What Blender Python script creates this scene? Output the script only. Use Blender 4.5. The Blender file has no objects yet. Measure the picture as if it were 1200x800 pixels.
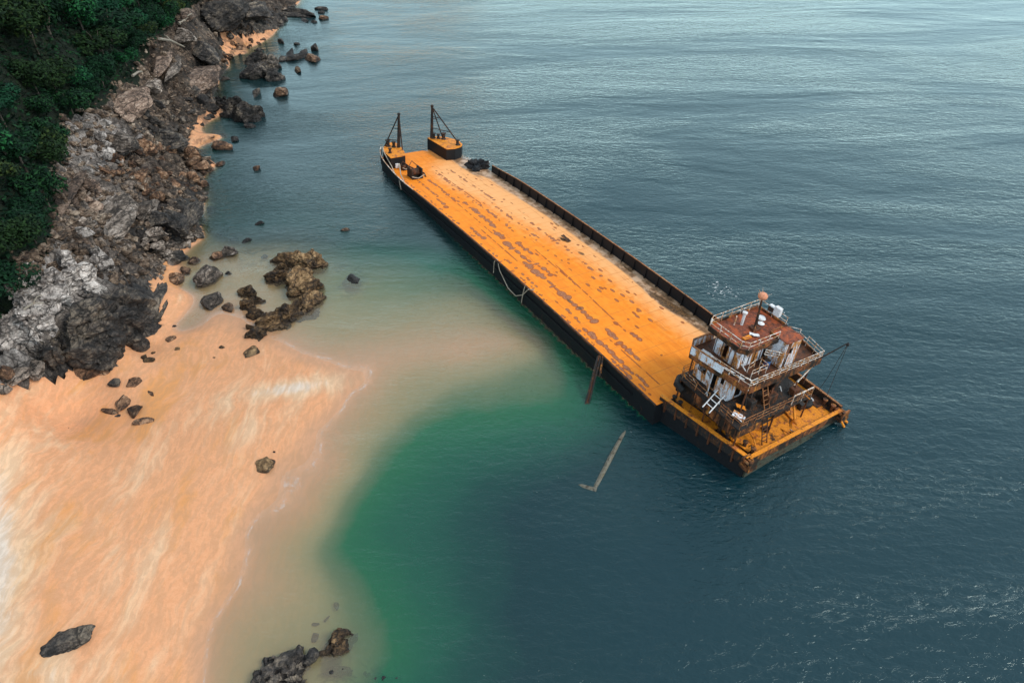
import bpy, bmesh, math, random
import numpy as np
from mathutils import Vector, Matrix, Quaternion, noise as mnoise

R = math.radians
scene = bpy.context.scene
COL = scene.collection

# ------------------------------------------------------------------ camera
PITCH, ROLL, CAM_H, FPX = 0.6948097912562057, 0.014014270173101149, 43.560878540052464, 800.0
_fw = np.array([0, math.cos(PITCH), -math.sin(PITCH)])
_up0 = np.array([0, math.sin(PITCH), math.cos(PITCH)])
_rt0 = np.array([1., 0, 0])
_up = _up0*math.cos(ROLL) + _rt0*math.sin(ROLL)
_rt = _rt0*math.cos(ROLL) - _up0*math.sin(ROLL)
cam_d = bpy.data.cameras.new('camera'); cam = bpy.data.objects.new('camera', cam_d); COL.objects.link(cam)
cam_d.lens = 24.0; cam_d.sensor_width = 36.0; cam_d.clip_end = 9000; cam_d.clip_start = 0.5
m = Matrix.Identity(4)
for i in range(3):
    m[i][0] = _rt[i]; m[i][1] = _up[i]; m[i][2] = -_fw[i]
m.translation = (0, 0, CAM_H)
cam.matrix_world = m
scene.camera = cam

# ------------------------------------------------------------------ light
SUN_EL, SUN_AZ = R(45), R(106)          # azimuth measured from +Y towards +X
w = bpy.data.worlds.new('World'); scene.world = w; w.use_nodes = True
nt = w.node_tree; bg = nt.nodes['Background']
sky = nt.nodes.new('ShaderNodeTexSky'); sky.sky_type = 'NISHITA'; sky.sun_disc = False
sky.sun_elevation = SUN_EL; sky.sun_rotation = SUN_AZ
sky.air_density = 1.0; sky.dust_density = 1.2; sky.ozone_density = 1.0
hs = nt.nodes.new('ShaderNodeHueSaturation'); hs.inputs['Saturation'].default_value = 0.9
nt.links.new(sky.outputs[0], hs.inputs['Color'])
# thin cloud veil over the blue: brighter low down, broken by soft streaks
_tc = nt.nodes.new('ShaderNodeTexCoord'); _sx = nt.nodes.new('ShaderNodeSeparateXYZ'); nt.links.new(_tc.outputs['Generated'], _sx.inputs[0])
_mr = nt.nodes.new('ShaderNodeMapRange'); nt.links.new(_sx.outputs[2], _mr.inputs[0])
_mr.inputs[1].default_value = 0.0; _mr.inputs[2].default_value = .75; _mr.inputs[3].default_value = 9.5; _mr.inputs[4].default_value = 4.3
_nz = nt.nodes.new('ShaderNodeTexNoise'); _nz.inputs['Scale'].default_value = 2.2; _nz.inputs['Detail'].default_value = 4; nt.links.new(_tc.outputs['Generated'], _nz.inputs['Vector'])
_mm = nt.nodes.new('ShaderNodeMath'); _mm.operation = 'MULTIPLY_ADD'; nt.links.new(_nz.outputs[0], _mm.inputs[0]); _mm.inputs[1].default_value = .8; _mm.inputs[2].default_value = .6
_m3 = nt.nodes.new('ShaderNodeMath'); _m3.operation = 'MULTIPLY'; nt.links.new(_mr.outputs[0], _m3.inputs[0]); nt.links.new(_mm.outputs[0], _m3.inputs[1])
_vc = nt.nodes.new('ShaderNodeVectorMath'); _vc.operation = 'SCALE'; _vc.inputs[0].default_value = (.80, .95, 1.0); nt.links.new(_m3.outputs[0], _vc.inputs['Scale'])
_k = nt.nodes.new('ShaderNodeVectorMath'); _k.operation = 'SCALE'; nt.links.new(hs.outputs[0], _k.inputs[0]); _k.inputs['Scale'].default_value = .62
_ad = nt.nodes.new('ShaderNodeVectorMath'); _ad.operation = 'ADD'; nt.links.new(_k.outputs[0], _ad.inputs[0]); nt.links.new(_vc.outputs[0], _ad.inputs[1])
nt.links.new(_ad.outputs[0], bg.inputs['Color'])
bg.inputs['Strength'].default_value = 0.15
sd = bpy.data.lights.new('sun', 'SUN'); sd.energy = 1.9; sd.angle = R(11); sd.color = (1.0, 0.95, 0.87)
so = bpy.data.objects.new('sun', sd); COL.objects.link(so)
dirv = Vector((math.sin(SUN_AZ)*math.cos(SUN_EL), math.cos(SUN_AZ)*math.cos(SUN_EL), math.sin(SUN_EL)))
so.rotation_euler = dirv.to_track_quat('Z', 'Y').to_euler()
scene.view_settings.view_transform = 'Standard'
scene.view_settings.look = 'None'
scene.view_settings.exposure = 0.05
scene.view_settings.gamma = 1.0
scene.cycles.use_denoising = True
scene.cycles.max_bounces = 6
scene.cycles.transparent_max_bounces = 12
scene.cycles.caustics_reflective = False
scene.cycles.caustics_refractive = False

# ------------------------------------------------------------------ survey: reading (1200 x 800) -> world point
def at(px, py, z=0.0):
    d = _fw*FPX + _rt*(px-600) - _up*(py-400)
    return np.array([0, 0, CAM_H]) + d*(z-CAM_H)/d[2]
def to_px(P):
    P = np.asarray(P, float) - np.array([0, 0, CAM_H])
    z = P @ _fw
    return 600 + FPX*(P @ _rt)/z, 400 - FPX*(P @ _up)/z

# ------------------------------------------------------------------ generic helpers
def tag(o, label=None, cat=None, group=None, kind=None):
    if label: o['label'] = label
    if cat: o['category'] = cat
    if group: o['group'] = group
    if kind: o['kind'] = kind
    return o
def link_mesh(name, verts, faces, mat=None, parent=None, smooth=False):
    me = bpy.data.meshes.new(name); me.from_pydata([tuple(map(float, v)) for v in verts], [], faces); me.update()
    if smooth: me.polygons.foreach_set('use_smooth', [True]*len(me.polygons))
    if mat: me.materials.append(mat)
    o = bpy.data.objects.new(name, me); COL.objects.link(o)
    if parent: o.parent = parent
    return o
def add_attr(me, name, vals):
    a = me.attributes.new(name, 'FLOAT', 'POINT'); a.data.foreach_set('value', np.asarray(vals, dtype=np.float32))
def add_color(me, name, rgb):
    a = me.attributes.new(name, 'FLOAT_COLOR', 'POINT')
    c = np.ones((len(rgb), 4), np.float32); c[:, :3] = rgb
    a.data.foreach_set('color', c.ravel())
def grid_mesh(name, X, Y, Z, keep=None, mat=None, smooth=True):
    ny, nx = X.shape
    idx = np.arange(nx*ny).reshape(ny, nx)
    F = np.stack([idx[:-1, :-1], idx[:-1, 1:], idx[1:, 1:], idx[1:, :-1]], -1).reshape(-1, 4)
    if keep is not None:
        k = (keep[:-1, :-1] | keep[:-1, 1:] | keep[1:, 1:] | keep[1:, :-1]).reshape(-1)
        F = F[k]
    me = bpy.data.meshes.new(name)
    V = np.stack([X, Y, Z], -1).reshape(-1, 3).astype(np.float32)
    me.vertices.add(len(V)); me.vertices.foreach_set('co', V.ravel())
    me.loops.add(len(F)*4); me.loops.foreach_set('vertex_index', F.ravel().astype(np.int32))
    me.polygons.add(len(F)); me.polygons.foreach_set('loop_start', np.arange(0, len(F)*4, 4, dtype=np.int32))
    me.polygons.foreach_set('loop_total', np.full(len(F), 4, dtype=np.int32))
    me.polygons.foreach_set('use_smooth', np.full(len(F), smooth))
    me.update(calc_edges=True)
    if mat: me.materials.append(mat)
    o = bpy.data.objects.new(name, me); COL.objects.link(o)
    return o

# ---- numpy noise
def hash2(ix, iy, k):
    v = np.sin(ix*127.1 + iy*311.7 + k*74.7)*43758.5453
    return v - np.floor(v)
def vnoise(x, y, k=0):
    ix, iy = np.floor(x), np.floor(y); fx, fy = x-ix, y-iy
    fx = fx*fx*(3-2*fx); fy = fy*fy*(3-2*fy)
    a = hash2(ix, iy, k); b = hash2(ix+1, iy, k); c = hash2(ix, iy+1, k); d = hash2(ix+1, iy+1, k)
    return (a*(1-fx)+b*fx)*(1-fy) + (c*(1-fx)+d*fx)*fy
def fbm(x, y, k=0, o=4):
    s = 0; a = .5
    for i in range(o):
        s = s + a*vnoise(x*2**i + 13.7*i, y*2**i - 7.3*i, k+i); a *= .5
    return s
def blocks(x, y, k):
    """jointed-rock relief: every cell is a tilted block of its own height; returns (relief, edge distance)"""
    ix, iy = np.floor(x), np.floor(y)
    d1 = np.full(x.shape, 9.); d2 = np.full(x.shape, 9.); h = np.zeros(x.shape)
    for dx in (-1, 0, 1):
        for dy in (-1, 0, 1):
            cx, cy = ix+dx, iy+dy
            px = cx + .15+.7*hash2(cx, cy, k); py = cy + .15+.7*hash2(cx, cy, k+5)
            d = np.hypot(px-x, py-y)
            hh = hash2(cx, cy, k+9) + (hash2(cx, cy, k+11)-.5)*1.3*(x-px) + (hash2(cx, cy, k+12)-.5)*1.3*(y-py)
            closer = d < d1
            d2 = np.where(closer, d1, np.minimum(d2, d)); h = np.where(closer, hh, h); d1 = np.where(closer, d, d1)
    return h, d2-d1
def in_poly(px, py, poly):
    poly = np.asarray(poly, float); inside = np.zeros(px.shape, bool); n = len(poly)
    for i in range(n):
        x1, y1 = poly[i]; x2, y2 = poly[(i+1) % n]
        c = ((y1 > py) != (y2 > py)) & (px < (x2-x1)*(py-y1)/((y2-y1) or 1e-9)+x1)
        inside ^= c
    return inside
def smooth(e0, e1, x):
    t = np.clip((x-e0)/(e1-e0), 0, 1); return t*t*(3-2*t)

# ------------------------------------------------------------------ material helpers
def new_mat(name):
    m = bpy.data.materials.new(name); m.use_nodes = True
    nt = m.node_tree; b = nt.nodes['Principled BSDF']
    return m, nt, b
class N:
    """tiny node builder"""
    def __init__(s, nt): s.nt = nt
    def n(s, t, **kw):
        x = s.nt.nodes.new(t)
        for k, v in kw.items(): setattr(x, k, v)
        return x
    def l(s, a, b): s.nt.links.new(a, b)
    def val(s, inp, v):
        if hasattr(v, 'is_output'): s.l(v, inp)
        else: inp.default_value = v
    def math(s, op, a, b=0.0, c=0.0, clamp=False):
        x = s.n('ShaderNodeMath', operation=op); x.use_clamp = clamp
        s.val(x.inputs[0], a); s.val(x.inputs[1], b); s.val(x.inputs[2], c); return x.outputs[0]
    def mix(s, f, a, b, mode='MIX'):
        x = s.n('ShaderNodeMix', data_type='RGBA', blend_type=mode)
        s.val(x.inputs[0], f)
        for i, v in ((6, a), (7, b)):
            if hasattr(v, 'is_output'): s.l(v, x.inputs[i])
            else: x.inputs[i].default_value = (*v, 1)
        return x.outputs[2]
    def noise(s, vec, scale, detail=4, rough=.55, dist=0.0, out=0):
        x = s.n('ShaderNodeTexNoise'); x.inputs['Scale'].default_value = scale; x.inputs['Detail'].default_value = detail
        x.inputs['Roughness'].default_value = rough; x.inputs['Distortion'].default_value = dist
        if vec: s.l(vec, x.inputs['Vector'])
        return x.outputs[out]
    def voro(s, vec, scale, feature='F1', out=0, rnd=1.0):
        x = s.n('ShaderNodeTexVoronoi', feature=feature); x.inputs['Scale'].default_value = scale; x.inputs['Randomness'].default_value = rnd
        if vec: s.l(vec, x.inputs['Vector'])
        return x.outputs[out]
    def map(s, vec, scale=(1, 1, 1), rot=(0, 0, 0), loc=(0, 0, 0)):
        x = s.n('ShaderNodeMapping'); s.l(vec, x.inputs[0])
        x.inputs['Scale'].default_value = scale; x.inputs['Rotation'].default_value = rot; x.inputs['Location'].default_value = loc
        return x.outputs[0]
    def ss(s, v, lo, hi, o0=0.0, o1=1.0):
        x = s.n('ShaderNodeMapRange', interpolation_type='SMOOTHSTEP')
        s.val(x.inputs[0], v); x.inputs[1].default_value = lo; x.inputs[2].default_value = hi
        x.inputs[3].default_value = o0; x.inputs[4].default_value = o1; return x.outputs[0]
    def ramp(s, v, stops):
        x = s.n('ShaderNodeValToRGB'); s.val(x.inputs[0], v); e = x.color_ramp.elements
        while len(e) < len(stops): e.new(.5)
        for el, (p, c) in zip(e, stops): el.position = p; el.color = (*c, 1)
        return x.outputs[0]
    def attr(s, name, out='Fac'):
        x = s.n('ShaderNodeAttribute'); x.attribute_name = name; return x.outputs[out]
    def coord(s, which='Object'): return s.n('ShaderNodeTexCoord').outputs[which]
    def pos(s): return s.n('ShaderNodeNewGeometry').outputs['Position']
    def bump(s, h, strength=.5, dist=.1, normal=None):
        x = s.n('ShaderNodeBump'); x.inputs['Strength'].default_value = strength; x.inputs['Distance'].default_value = dist
        s.l(h, x.inputs['Height'])
        if normal: s.l(normal, x.inputs['Normal'])
        return x.outputs[0]

def paint_mat(name, base, rust=(.16, .045, .015), dark=(.02, .014, .01), amount=.5, scale=1.2, rough=.65, streak=3.0, darkamt=.3, bump=.02):
    """weathered paint: rust and grime break through, dragged downwards (local z)"""
    m, nt, b = new_mat(name); g = N(nt); c = g.coord()
    a = g.noise(g.map(c, (1, 1, 1/streak)), scale*1.6, 6, .65, .4)
    d = g.noise(g.map(c, (1, 1, .6), loc=(3, 7, 1)), scale*.7, 6, .7, .3)
    f = g.noise(c, scale*9, 3, .6)
    mask = g.ss(g.math('ADD', g.math('MULTIPLY', a, .75), g.math('MULTIPLY', f, .25)), .62-amount*.25, .68-amount*.2)
    tone = g.ss(f, .3, .7, .75, 1.15)
    colr = g.mix(g.ss(g.noise(c, scale*4, 4), .35, .65), rust, tuple(x*2.2 for x in rust))
    c1 = g.mix(mask, base, colr)
    c2 = g.mix(g.ss(d, .68-darkamt*.3, .76-darkamt*.2), c1, dark)
    x = g.n('ShaderNodeVectorMath', operation='SCALE'); g.l(c2, x.inputs[0]); g.l(tone, x.inputs['Scale'])
    g.l(x.outputs[0], b.inputs['Base Color'])
    b.inputs['Roughness'].default_value = rough
    b.inputs['Specular IOR Level'].default_value = .25
    g.l(g.bump(g.math('ADD', mask, g.math('MULTIPLY', f, .5)), .6, bump), b.inputs['Normal'])
    return m

def rock_mat(name, cols, bump_d=.3, crack=(.02, .017, .015), wet=True):
    m, nt, b = new_mat(name); g = N(nt); c = g.coord(); p = g.pos()
    oi = g.n('ShaderNodeObjectInfo').outputs['Random']
    n1 = g.noise(p, .35, 6, .65, .6); n2 = g.noise(p, 2.2, 7, .7, .3); n3 = g.noise(g.map(p, (1.0, .25, 2.2), (0.2, .5, .7)), 1.6, 5, .65, .5)
    v = g.math('ADD', g.math('MULTIPLY', n1, .45), g.math('ADD', g.math('MULTIPLY', n2, .3), g.math('MULTIPLY', n3, .25)))
    col = g.ramp(g.ss(v, .39, .61), [(0, cols[0]), (.35, cols[1]), (.7, cols[2]), (1, cols[3])])
    wv = g.n('ShaderNodeVectorMath', operation='MULTIPLY_ADD'); g.l(g.noise(p, 1.1, 4, .6, out=1), wv.inputs[0]); wv.inputs[1].default_value = (1.1, 1.1, 1.1); g.l(p, wv.inputs[2]); pw = wv.outputs[0]
    cr = g.voro(g.map(pw, (.6, .3, 1.1), (.3, .2, .6)), 1.0, 'DISTANCE_TO_EDGE')
    cr2 = g.voro(g.map(pw, (1.7, .8, 2.6), (.1, .4, .9)), 1.3, 'DISTANCE_TO_EDGE')
    crm = g.math('MULTIPLY', g.ss(cr, .0, .05), g.ss(cr2, 0, .05, .55, 1))
    col = g.mix(g.math('MULTIPLY', g.math('SUBTRACT', 1.0, crm), g.ss(n2, .3, .55, .35, .95)), col, crack)
    x = g.n('ShaderNodeVectorMath', operation='SCALE'); g.l(col, x.inputs[0]); g.l(g.math('ADD', .65, g.math('MULTIPLY', oi, .7)), x.inputs['Scale'])
    col = x.outputs[0]
    if wet:
        z = g.n('ShaderNodeSeparateXYZ'); g.l(p, z.inputs[0])
        wz = g.ss(g.math('ADD', z.outputs[2], g.math('MULTIPLY', n1, -1.0)), -.55, .05)
        col = g.mix(wz, g.mix(.7, col, (.011, .011, .012)), col)
        g.l(g.math('ADD', .35, g.math('MULTIPLY', wz, .5)), b.inputs['Roughness'])
    else: b.inputs['Roughness'].default_value = .85
    g.l(col, b.inputs['Base Color'])
    b.inputs['Specular IOR Level'].default_value = .3
    h = g.math('ADD', g.math('MULTIPLY', n2, .8), g.math('ADD', g.math('MULTIPLY', n3, .8), g.math('MULTIPLY', crm, .5)))
    g.l(g.bump(h, .9, bump_d), b.inputs['Normal'])
    return m

# ------------------------------------------------------------------ terrain: one sheet, sea bed + beach + rocky shore + hill
CTRL = [  # px, py, z
 # swash line
 (205,905,.0),(235,800,.0),(262,700,.0),(290,620,.0),(328,560,.0),(370,505,.0),(408,464,.0),(428,450,.0),(396,433,.0),(356,414,.0),(322,398,.0),(285,378,.0),(250,371,.0),(218,366,.0),
 # beach
 (150,600,1.0),(0,600,2.2),(0,800,2.3),(-150,700,3.2),(-60,960,3.2),(100,750,1.4),(190,760,.35),(150,450,1.1),(230,520,.6),(300,470,.45),(50,480,1.7),(220,400,.4),(350,448,.3),(385,458,.2),(250,640,.25),(290,560,.3),(340,500,.25),(190,402,.5),(60,540,1.8),(100,660,1.4),
 # foot of the rocks, ledge on the beach, rising rock
 (0,458,2.2),(45,440,2.3),(95,428,1.9),(150,398,1.4),(185,378,.8),(0,425,5.5),(50,405,5.2),(95,385,5.2),(130,355,5.2),(150,330,4.2),(175,330,2.5),(0,380,8.5),(60,345,7.6),(105,315,7.),(0,330,10),(-60,380,11),(-120,420,9),(-100,480,4),
 (150,290,3.8),(130,250,5.5),(95,240,7.5),(200,290,1.0),(215,255,2.2),(190,230,3.2),(160,200,5.0),(210,190,2.0),(100,190,8.0),(75,170,9.5),(120,150,8.5),(170,150,5.0),(215,140,1.6),(150,110,8.),(190,90,6.0),(225,85,4.),(180,50,10.),(230,40,6.5),(215,10,9.5),(270,10,6.5),(320,8,1.8),
 (60,215,11),(60,280,10.5),(15,300,12),
 # forest
 (0,250,13),(0,180,15),(60,110,13),(130,60,12.5),(0,80,18.5),(90,30,15.5),(180,10,11),(0,0,22.5),(100,-20,18),(-100,200,19),(-150,60,24),(-200,320,15),(200,-30,13),
 # shoreline north of the beach
 (236,268,.0),(240,218,.0),(252,190,.0),(248,165,.15),(262,160,.0),(262,132,.0),(252,112,.0),(262,85,.0),(285,64,.0),(310,48,.0),(332,28,.0),(350,4,.0),(372,-20,.0),
 (232,155,.5),(228,170,.35),(272,55,.5),(205,300,.25),(225,290,-.1),
 # shallow inlet behind the outcrop
 (205,335,.1),(230,345,-.12),(262,355,-.15),(270,320,-.3),(240,305,-.25),(300,300,-.5),(260,290,-.5),(330,290,-.7),(300,345,-.25),(380,345,-.8),(385,390,-.35),(250,272,-1.2),(330,330,-.35),
 # sand bar reaching to the barge, green water both sides
 (430,408,-.12),(480,418,-.11),(540,418,-.12),(600,403,-.15),(640,400,-.3),(560,385,-.28),(510,395,-.2),(520,360,-.65),(470,350,-1.0),(430,330,-1.0),(480,310,-1.9),(420,300,-1.8),(360,277,-1.5),(560,345,-1.2),(610,375,-.8),(540,300,-4.5),(400,255,-5),(470,255,-7),(350,262,-3.2),(300,255,-3.0),
 (480,455,-.45),(560,445,-.6),(620,440,-.9),(450,500,-.5),(420,555,-.5),(390,610,-.55),(370,680,-.5),(345,740,-.45),(290,760,-.3),(280,840,-.4),(500,478,-.75),(470,510,-.9),(440,560,-1.2),(415,610,-1.35),(400,660,-1.5),(415,700,-1.2),(400,750,-.8),(445,780,-1.3),(380,840,-.8),
 (540,480,-1.2),(510,530,-2.0),(470,580,-2.1),(450,640,-2.4),(450,700,-2.0),(490,740,-2.5),(600,480,-1.4),(650,470,-1.4),(700,460,-2.0),(620,510,-2.1),(560,540,-2.6),(680,530,-3.2),(600,570,-3.6),(540,620,-4.),(520,700,-3.6),(540,780,-3.8),(720,500,-3.5),(700,580,-6),(620,660,-7),(620,780,-7),(760,560,-7),(520,860,-4),
 (800,650,-10),(900,600,-12),(900,780,-13),(1000,500,-16),(1200,500,-20),(1200,800,-16),(1000,300,-20),(700,150,-20),(600,60,-22),(1200,0,-28),(430,50,-15),(400,130,-8),(340,140,-6.5),(300,112,-3.8),(290,160,-4.5),(290,200,-5),(330,220,-6.5),(268,235,-3.2),(380,60,-7),(400,10,-10),(350,50,-4.0),(325,95,-4.5),(278,110,-2.6),(285,80,-2.2),(272,170,-2.6),(262,205,-2.6),(500,200,-10),(640,230,-12),(800,330,-14),(740,470,-4),(460,-60,-22),(1500,300,-26),(1400,900,-18),
]
P = np.array([at(a, b, z) for a, b, z in CTRL])
OFF = [(-120, 100, 38), (-95, 60, 29), (-80, 140, 30), (-400, 100, 75), (-400, 400, 90), (-250, -60, 20), (-120, -80, 6), (0, -120, -12), (-30, -30, -1), (200, -150, -20), (500, 100, -32), (500, 500, -40), (0, 500, -35), (-60, 330, -10), (-110, 330, 25), (-200, 400, 60), (-150, 20, 20), (-70, 0, 4.5), (-500, -200, 60)]
P = np.vstack([P, np.array(OFF, float)])
_W = lambda A: np.asarray(A, float)*[1, 1]/10.0
def _ker(A, B):
    d2 = ((A[:, None, :]-B[None, :, :])**2).sum(-1); return np.sqrt(d2 + .02)
_K = _ker(_W(P[:, :2]), _W(P[:, :2])); n = len(P)
_A = np.zeros((n+3, n+3)); _A[:n, :n] = _K - np.eye(n)*.01
_A[:n, n] = 1; _A[:n, n+1:] = _W(P[:, :2]); _A[n, :n] = 1; _A[n+1:, :n] = _W(P[:, :2]).T
_sol = np.linalg.solve(_A, np.r_[P[:, 2], 0, 0, 0])
def base_h(x, y):
    q = _W(np.stack([x.ravel(), y.ravel()], -1)); out = np.empty(len(q))
    for i in range(0, len(q), 20000):
        s = q[i:i+20000]; out[i:i+20000] = _ker(s, _W(P[:, :2])) @ _sol[:n] + _sol[n] + s @ _sol[n+1:]
    return out.reshape(x.shape)
ROCK = [(-900,300),(-300,455),(0,455),(45,444),(95,432),(150,400),(188,385),(188,352),(176,338),(192,318),(200,300),(228,282),(238,268),(241,215),(250,190),(243,176),(222,172),(222,150),(232,138),(256,130),(256,100),(262,92),(268,70),(258,58),(262,40),(300,42),(330,34),(352,0),(372,-20),(372,-160),(-900,-160)]
FOREST = [(-900,420),(-200,430),(-40,400),(12,392),(22,350),(14,318),(30,300),(62,284),(68,240),(60,205),(80,186),(74,140),(108,132),(140,98),(160,96),(168,60),(196,36),(232,6),(250,-20),(250,-160),(-900,-160)]
B_XY = (15.8, 34.6); UX = (math.cos(2.1167), math.sin(2.1167)); VX = (math.sin(2.1167), -math.cos(2.1167))
def terrain(x, y):
    """height with relief, rock mask, forest mask"""
    z = base_h(x, y)
    px, py = to_px(np.stack([x, y, z], -1))
    jx = (fbm(x*.5, y*.5, 3)-.47)*16; jy = (fbm(x*.5, y*.5, 8)-.47)*16
    front = (np.stack([x, y, z-CAM_H], -1) @ _fw) > 5
    rock = in_poly(px+jx, py+jy, ROCK) & front
    forest = in_poly(px+jx, py+jy, FOREST) & front
    far = (~front | (px < -400)) & (z > 4)
    forest |= far; rock |= far
    ca, sa = math.cos(.6), math.sin(.6)
    u, v = x*ca+y*sa, -x*sa+y*ca
    r = rock.astype(float)
    b1, e1 = blocks(u/4.2, v/2.3, 1); b2, e2 = blocks(u/1.7, v/1.1, 2); b3, e3 = blocks(u/.8, v/.6, 3)
    relief = (b1-.5)*1.7 + (b2-.5)*.8 + (b3-.5)*.36 - .5*(1-smooth(0, .12, e1)) - .22*(1-smooth(0, .14, e2))
    amp = np.clip((z+.6)/3.0, .12, 1.0)
    zr = z + r*amp*relief*(1-.5*forest)
    # added trench by the port hull, darkening water like its reflection and shade
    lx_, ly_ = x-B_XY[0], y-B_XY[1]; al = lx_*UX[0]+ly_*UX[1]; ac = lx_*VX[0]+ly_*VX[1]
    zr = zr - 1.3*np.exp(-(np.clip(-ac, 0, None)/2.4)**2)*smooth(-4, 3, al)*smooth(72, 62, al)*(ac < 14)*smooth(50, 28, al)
    zr = zr + (1-r)*(fbm(x*.35, y*.35, 5)-.47)*.12*np.clip(z+.6, .15, 1.2)
    return zr, rock, forest
def ax(*segs):
    out = []
    for a, b, s in segs: out += list(np.arange(a, b, s))
    out.append(segs[-1][1]); return np.array(out)
gx = ax((-700, -160, 30), (-160, -120, 4), (-120, -90, 1.2), (-90, -18, .33), (-18, 4, .6), (4, 40, 1.6), (40, 160, 8), (160, 700, 40))
gy = ax((-250, 0, 25), (0, 18, 2), (18, 100, .4), (100, 215, .6), (215, 300, 8), (300, 800, 40))
X, Y = np.meshgrid(gx, gy)
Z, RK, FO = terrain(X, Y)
pxg, pyg = to_px(np.stack([X, Y, Z], -1))

sand_c = None
m_ter, nt, b = new_mat('shore_ground'); g = N(nt); p = g.pos()
# sand: warm ochre with paler drifts; damp darker band along the water
warp = g.noise(p, .12, 3, .5, out=1)
pv = g.n('ShaderNodeVectorMath', operation='MULTIPLY_ADD'); g.l(warp, pv.inputs[0]); pv.inputs[1].default_value = (4, 4, 0); g.l(p, pv.inputs[2])
st1 = g.noise(g.map(pv.outputs[0], (.5, .085, 1), (0, 0, -.32)), 1.0, 6, .64, .35)
st2 = g.noise(g.map(pv.outputs[0], (1.3, .22, 1), (0, 0, -.5)), 1.0, 7, .68, .3)
fine = g.noise(p, 3.5, 6, .7)
zz = g.n('ShaderNodeSeparateXYZ'); g.l(p, zz.inputs[0])
pale = g.attr('pale')
drift = g.math('ADD', g.math('MULTIPLY', st1, .6), g.math('MULTIPLY', st2, .4))
dm = g.ss(g.math('ADD', drift, g.math('MULTIPLY', pale, .30)), .53, .80)
sand = g.mix(g.ss(fine, .3, .7), (.61, .282, .138), (.67, .325, .168))
sand = g.mix(g.ss(g.noise(g.map(pv.outputs[0], (.3, .1, 1), (0, 0, -.3), (7, 3, 0)), 1.0, 5, .6), .5, .68), sand, (.60, .265, .095))
sand = g.mix(g.math('MULTIPLY', dm, .75), sand, (.68, .49, .32))
sand = g.mix(g.math('MULTIPLY', g.ss(g.math('ADD', pale, g.math('MULTIPLY', st2, .8)), 1.12, 1.5), .85), sand, (.62, .55, .48))
zz = g.n('ShaderNodeSeparateXYZ'); g.l(p, zz.inputs[0])
damp = g.ss(g.math('ADD', zz.outputs[2], g.math('MULTIPLY', drift, .16)), .10, .26)
sand = g.mix(damp, g.mix(.72, sand, (.46, .25, .145)), sand)
under = g.ss(g.math('ADD', zz.outputs[2], g.math('MULTIPLY', drift, .05)), -.05, .035)
sand = g.mix(under, g.mix(1.0, sand, (.82, .79, .76), 'MULTIPLY'), sand)
sh = g.math('ADD', fine, g.math('MULTIPLY', st2, .8))
rip_b = g.noise(g.map(pv.outputs[0], (2.6, .9, 1), (0, 0, -.6)), 1.0, 4, .6, .4)
sand = g.mix(g.ss(rip_b, .42, .6, .28, 0), sand, (.30, .19, .11))
spk = g.ss(g.voro(g.map(p, (1, 1, .2)), .9), .035, .06, 0, 1)
sand = g.mix(g.math('MAXIMUM', spk, g.ss(fine, .35, .42)), (.20, .12, .07), sand)
grain = g.noise(p, 14, 3, .8)
sand = g.mix(g.ss(grain, .3, .7, .16, 0), sand, (.30, .16, .08))
# bare rock; shade of the gaps between boulders is put into its ramp
n1 = g.noise(p, .22, 6, .65, .8); n2 = g.noise(p, 1.9, 7, .72, .3); n3 = g.noise(g.map(p, (.35, 1.4, 2.2), (.3, .2, .6)), 1.5, 5, .65, .5)
rv = g.math('ADD', g.math('MULTIPLY', n1, .4), g.math('ADD', g.math('MULTIPLY', n2, .3), g.math('MULTIPLY', n3, .3)))
rcol = g.ramp(g.ss(rv, .36, .64), [(0, (.014, .011, .009)), (.45, (.052, .037, .028)), (.75, (.14, .098, .07)), (1, (.33, .25, .185))])
rpale = g.ramp(g.ss(rv, .36, .64), [(0, (.05, .045, .043)), (.35, (.19, .17, .155)), (.7, (.34, .305, .28)), (1, (.52, .475, .44))])
rcol = g.mix(g.attr('palerock'), rcol, rpale)
rdark = g.ramp(g.ss(rv, .36, .64), [(0, (.012, .012, .013)), (.4, (.032, .03, .03)), (.75, (.075, .065, .056)), (1, (.16, .14, .12))])
rcol = g.mix(g.attr('darkrock'), rcol, rdark)
crk = g.math('MULTIPLY', g.ss(g.voro(g.map(p, (.45, .8, .6), (0, 0, .6)), 1.0, 'DISTANCE_TO_EDGE'), 0, .05), g.ss(g.voro(g.map(p, (1.3, 2.1, 1.5), (0, 0, .8)), 1.0, 'DISTANCE_TO_EDGE'), 0, .06, .4, 1))
rcol = g.mix(g.math('ADD', .4, g.math('MULTIPLY', crk, .6)), (.012, .011, .011), rcol)
# forest floor
fcol = g.mix(g.ss(n2, .4, .65), (.003, .007, .004), (.009, .018, .006))
rk = g.attr('rock'); fo = g.attr('forest')
col = g.mix(g.ss(g.math('ADD', rk, g.math('MULTIPLY', g.math('SUBTRACT', n2, .5), .8)), .42, .58), sand, rcol)
col = g.mix(g.ss(g.math('ADD', fo, g.math('MULTIPLY', g.math('SUBTRACT', n2, .5), .8)), .42, .58), col, fcol)
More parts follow.
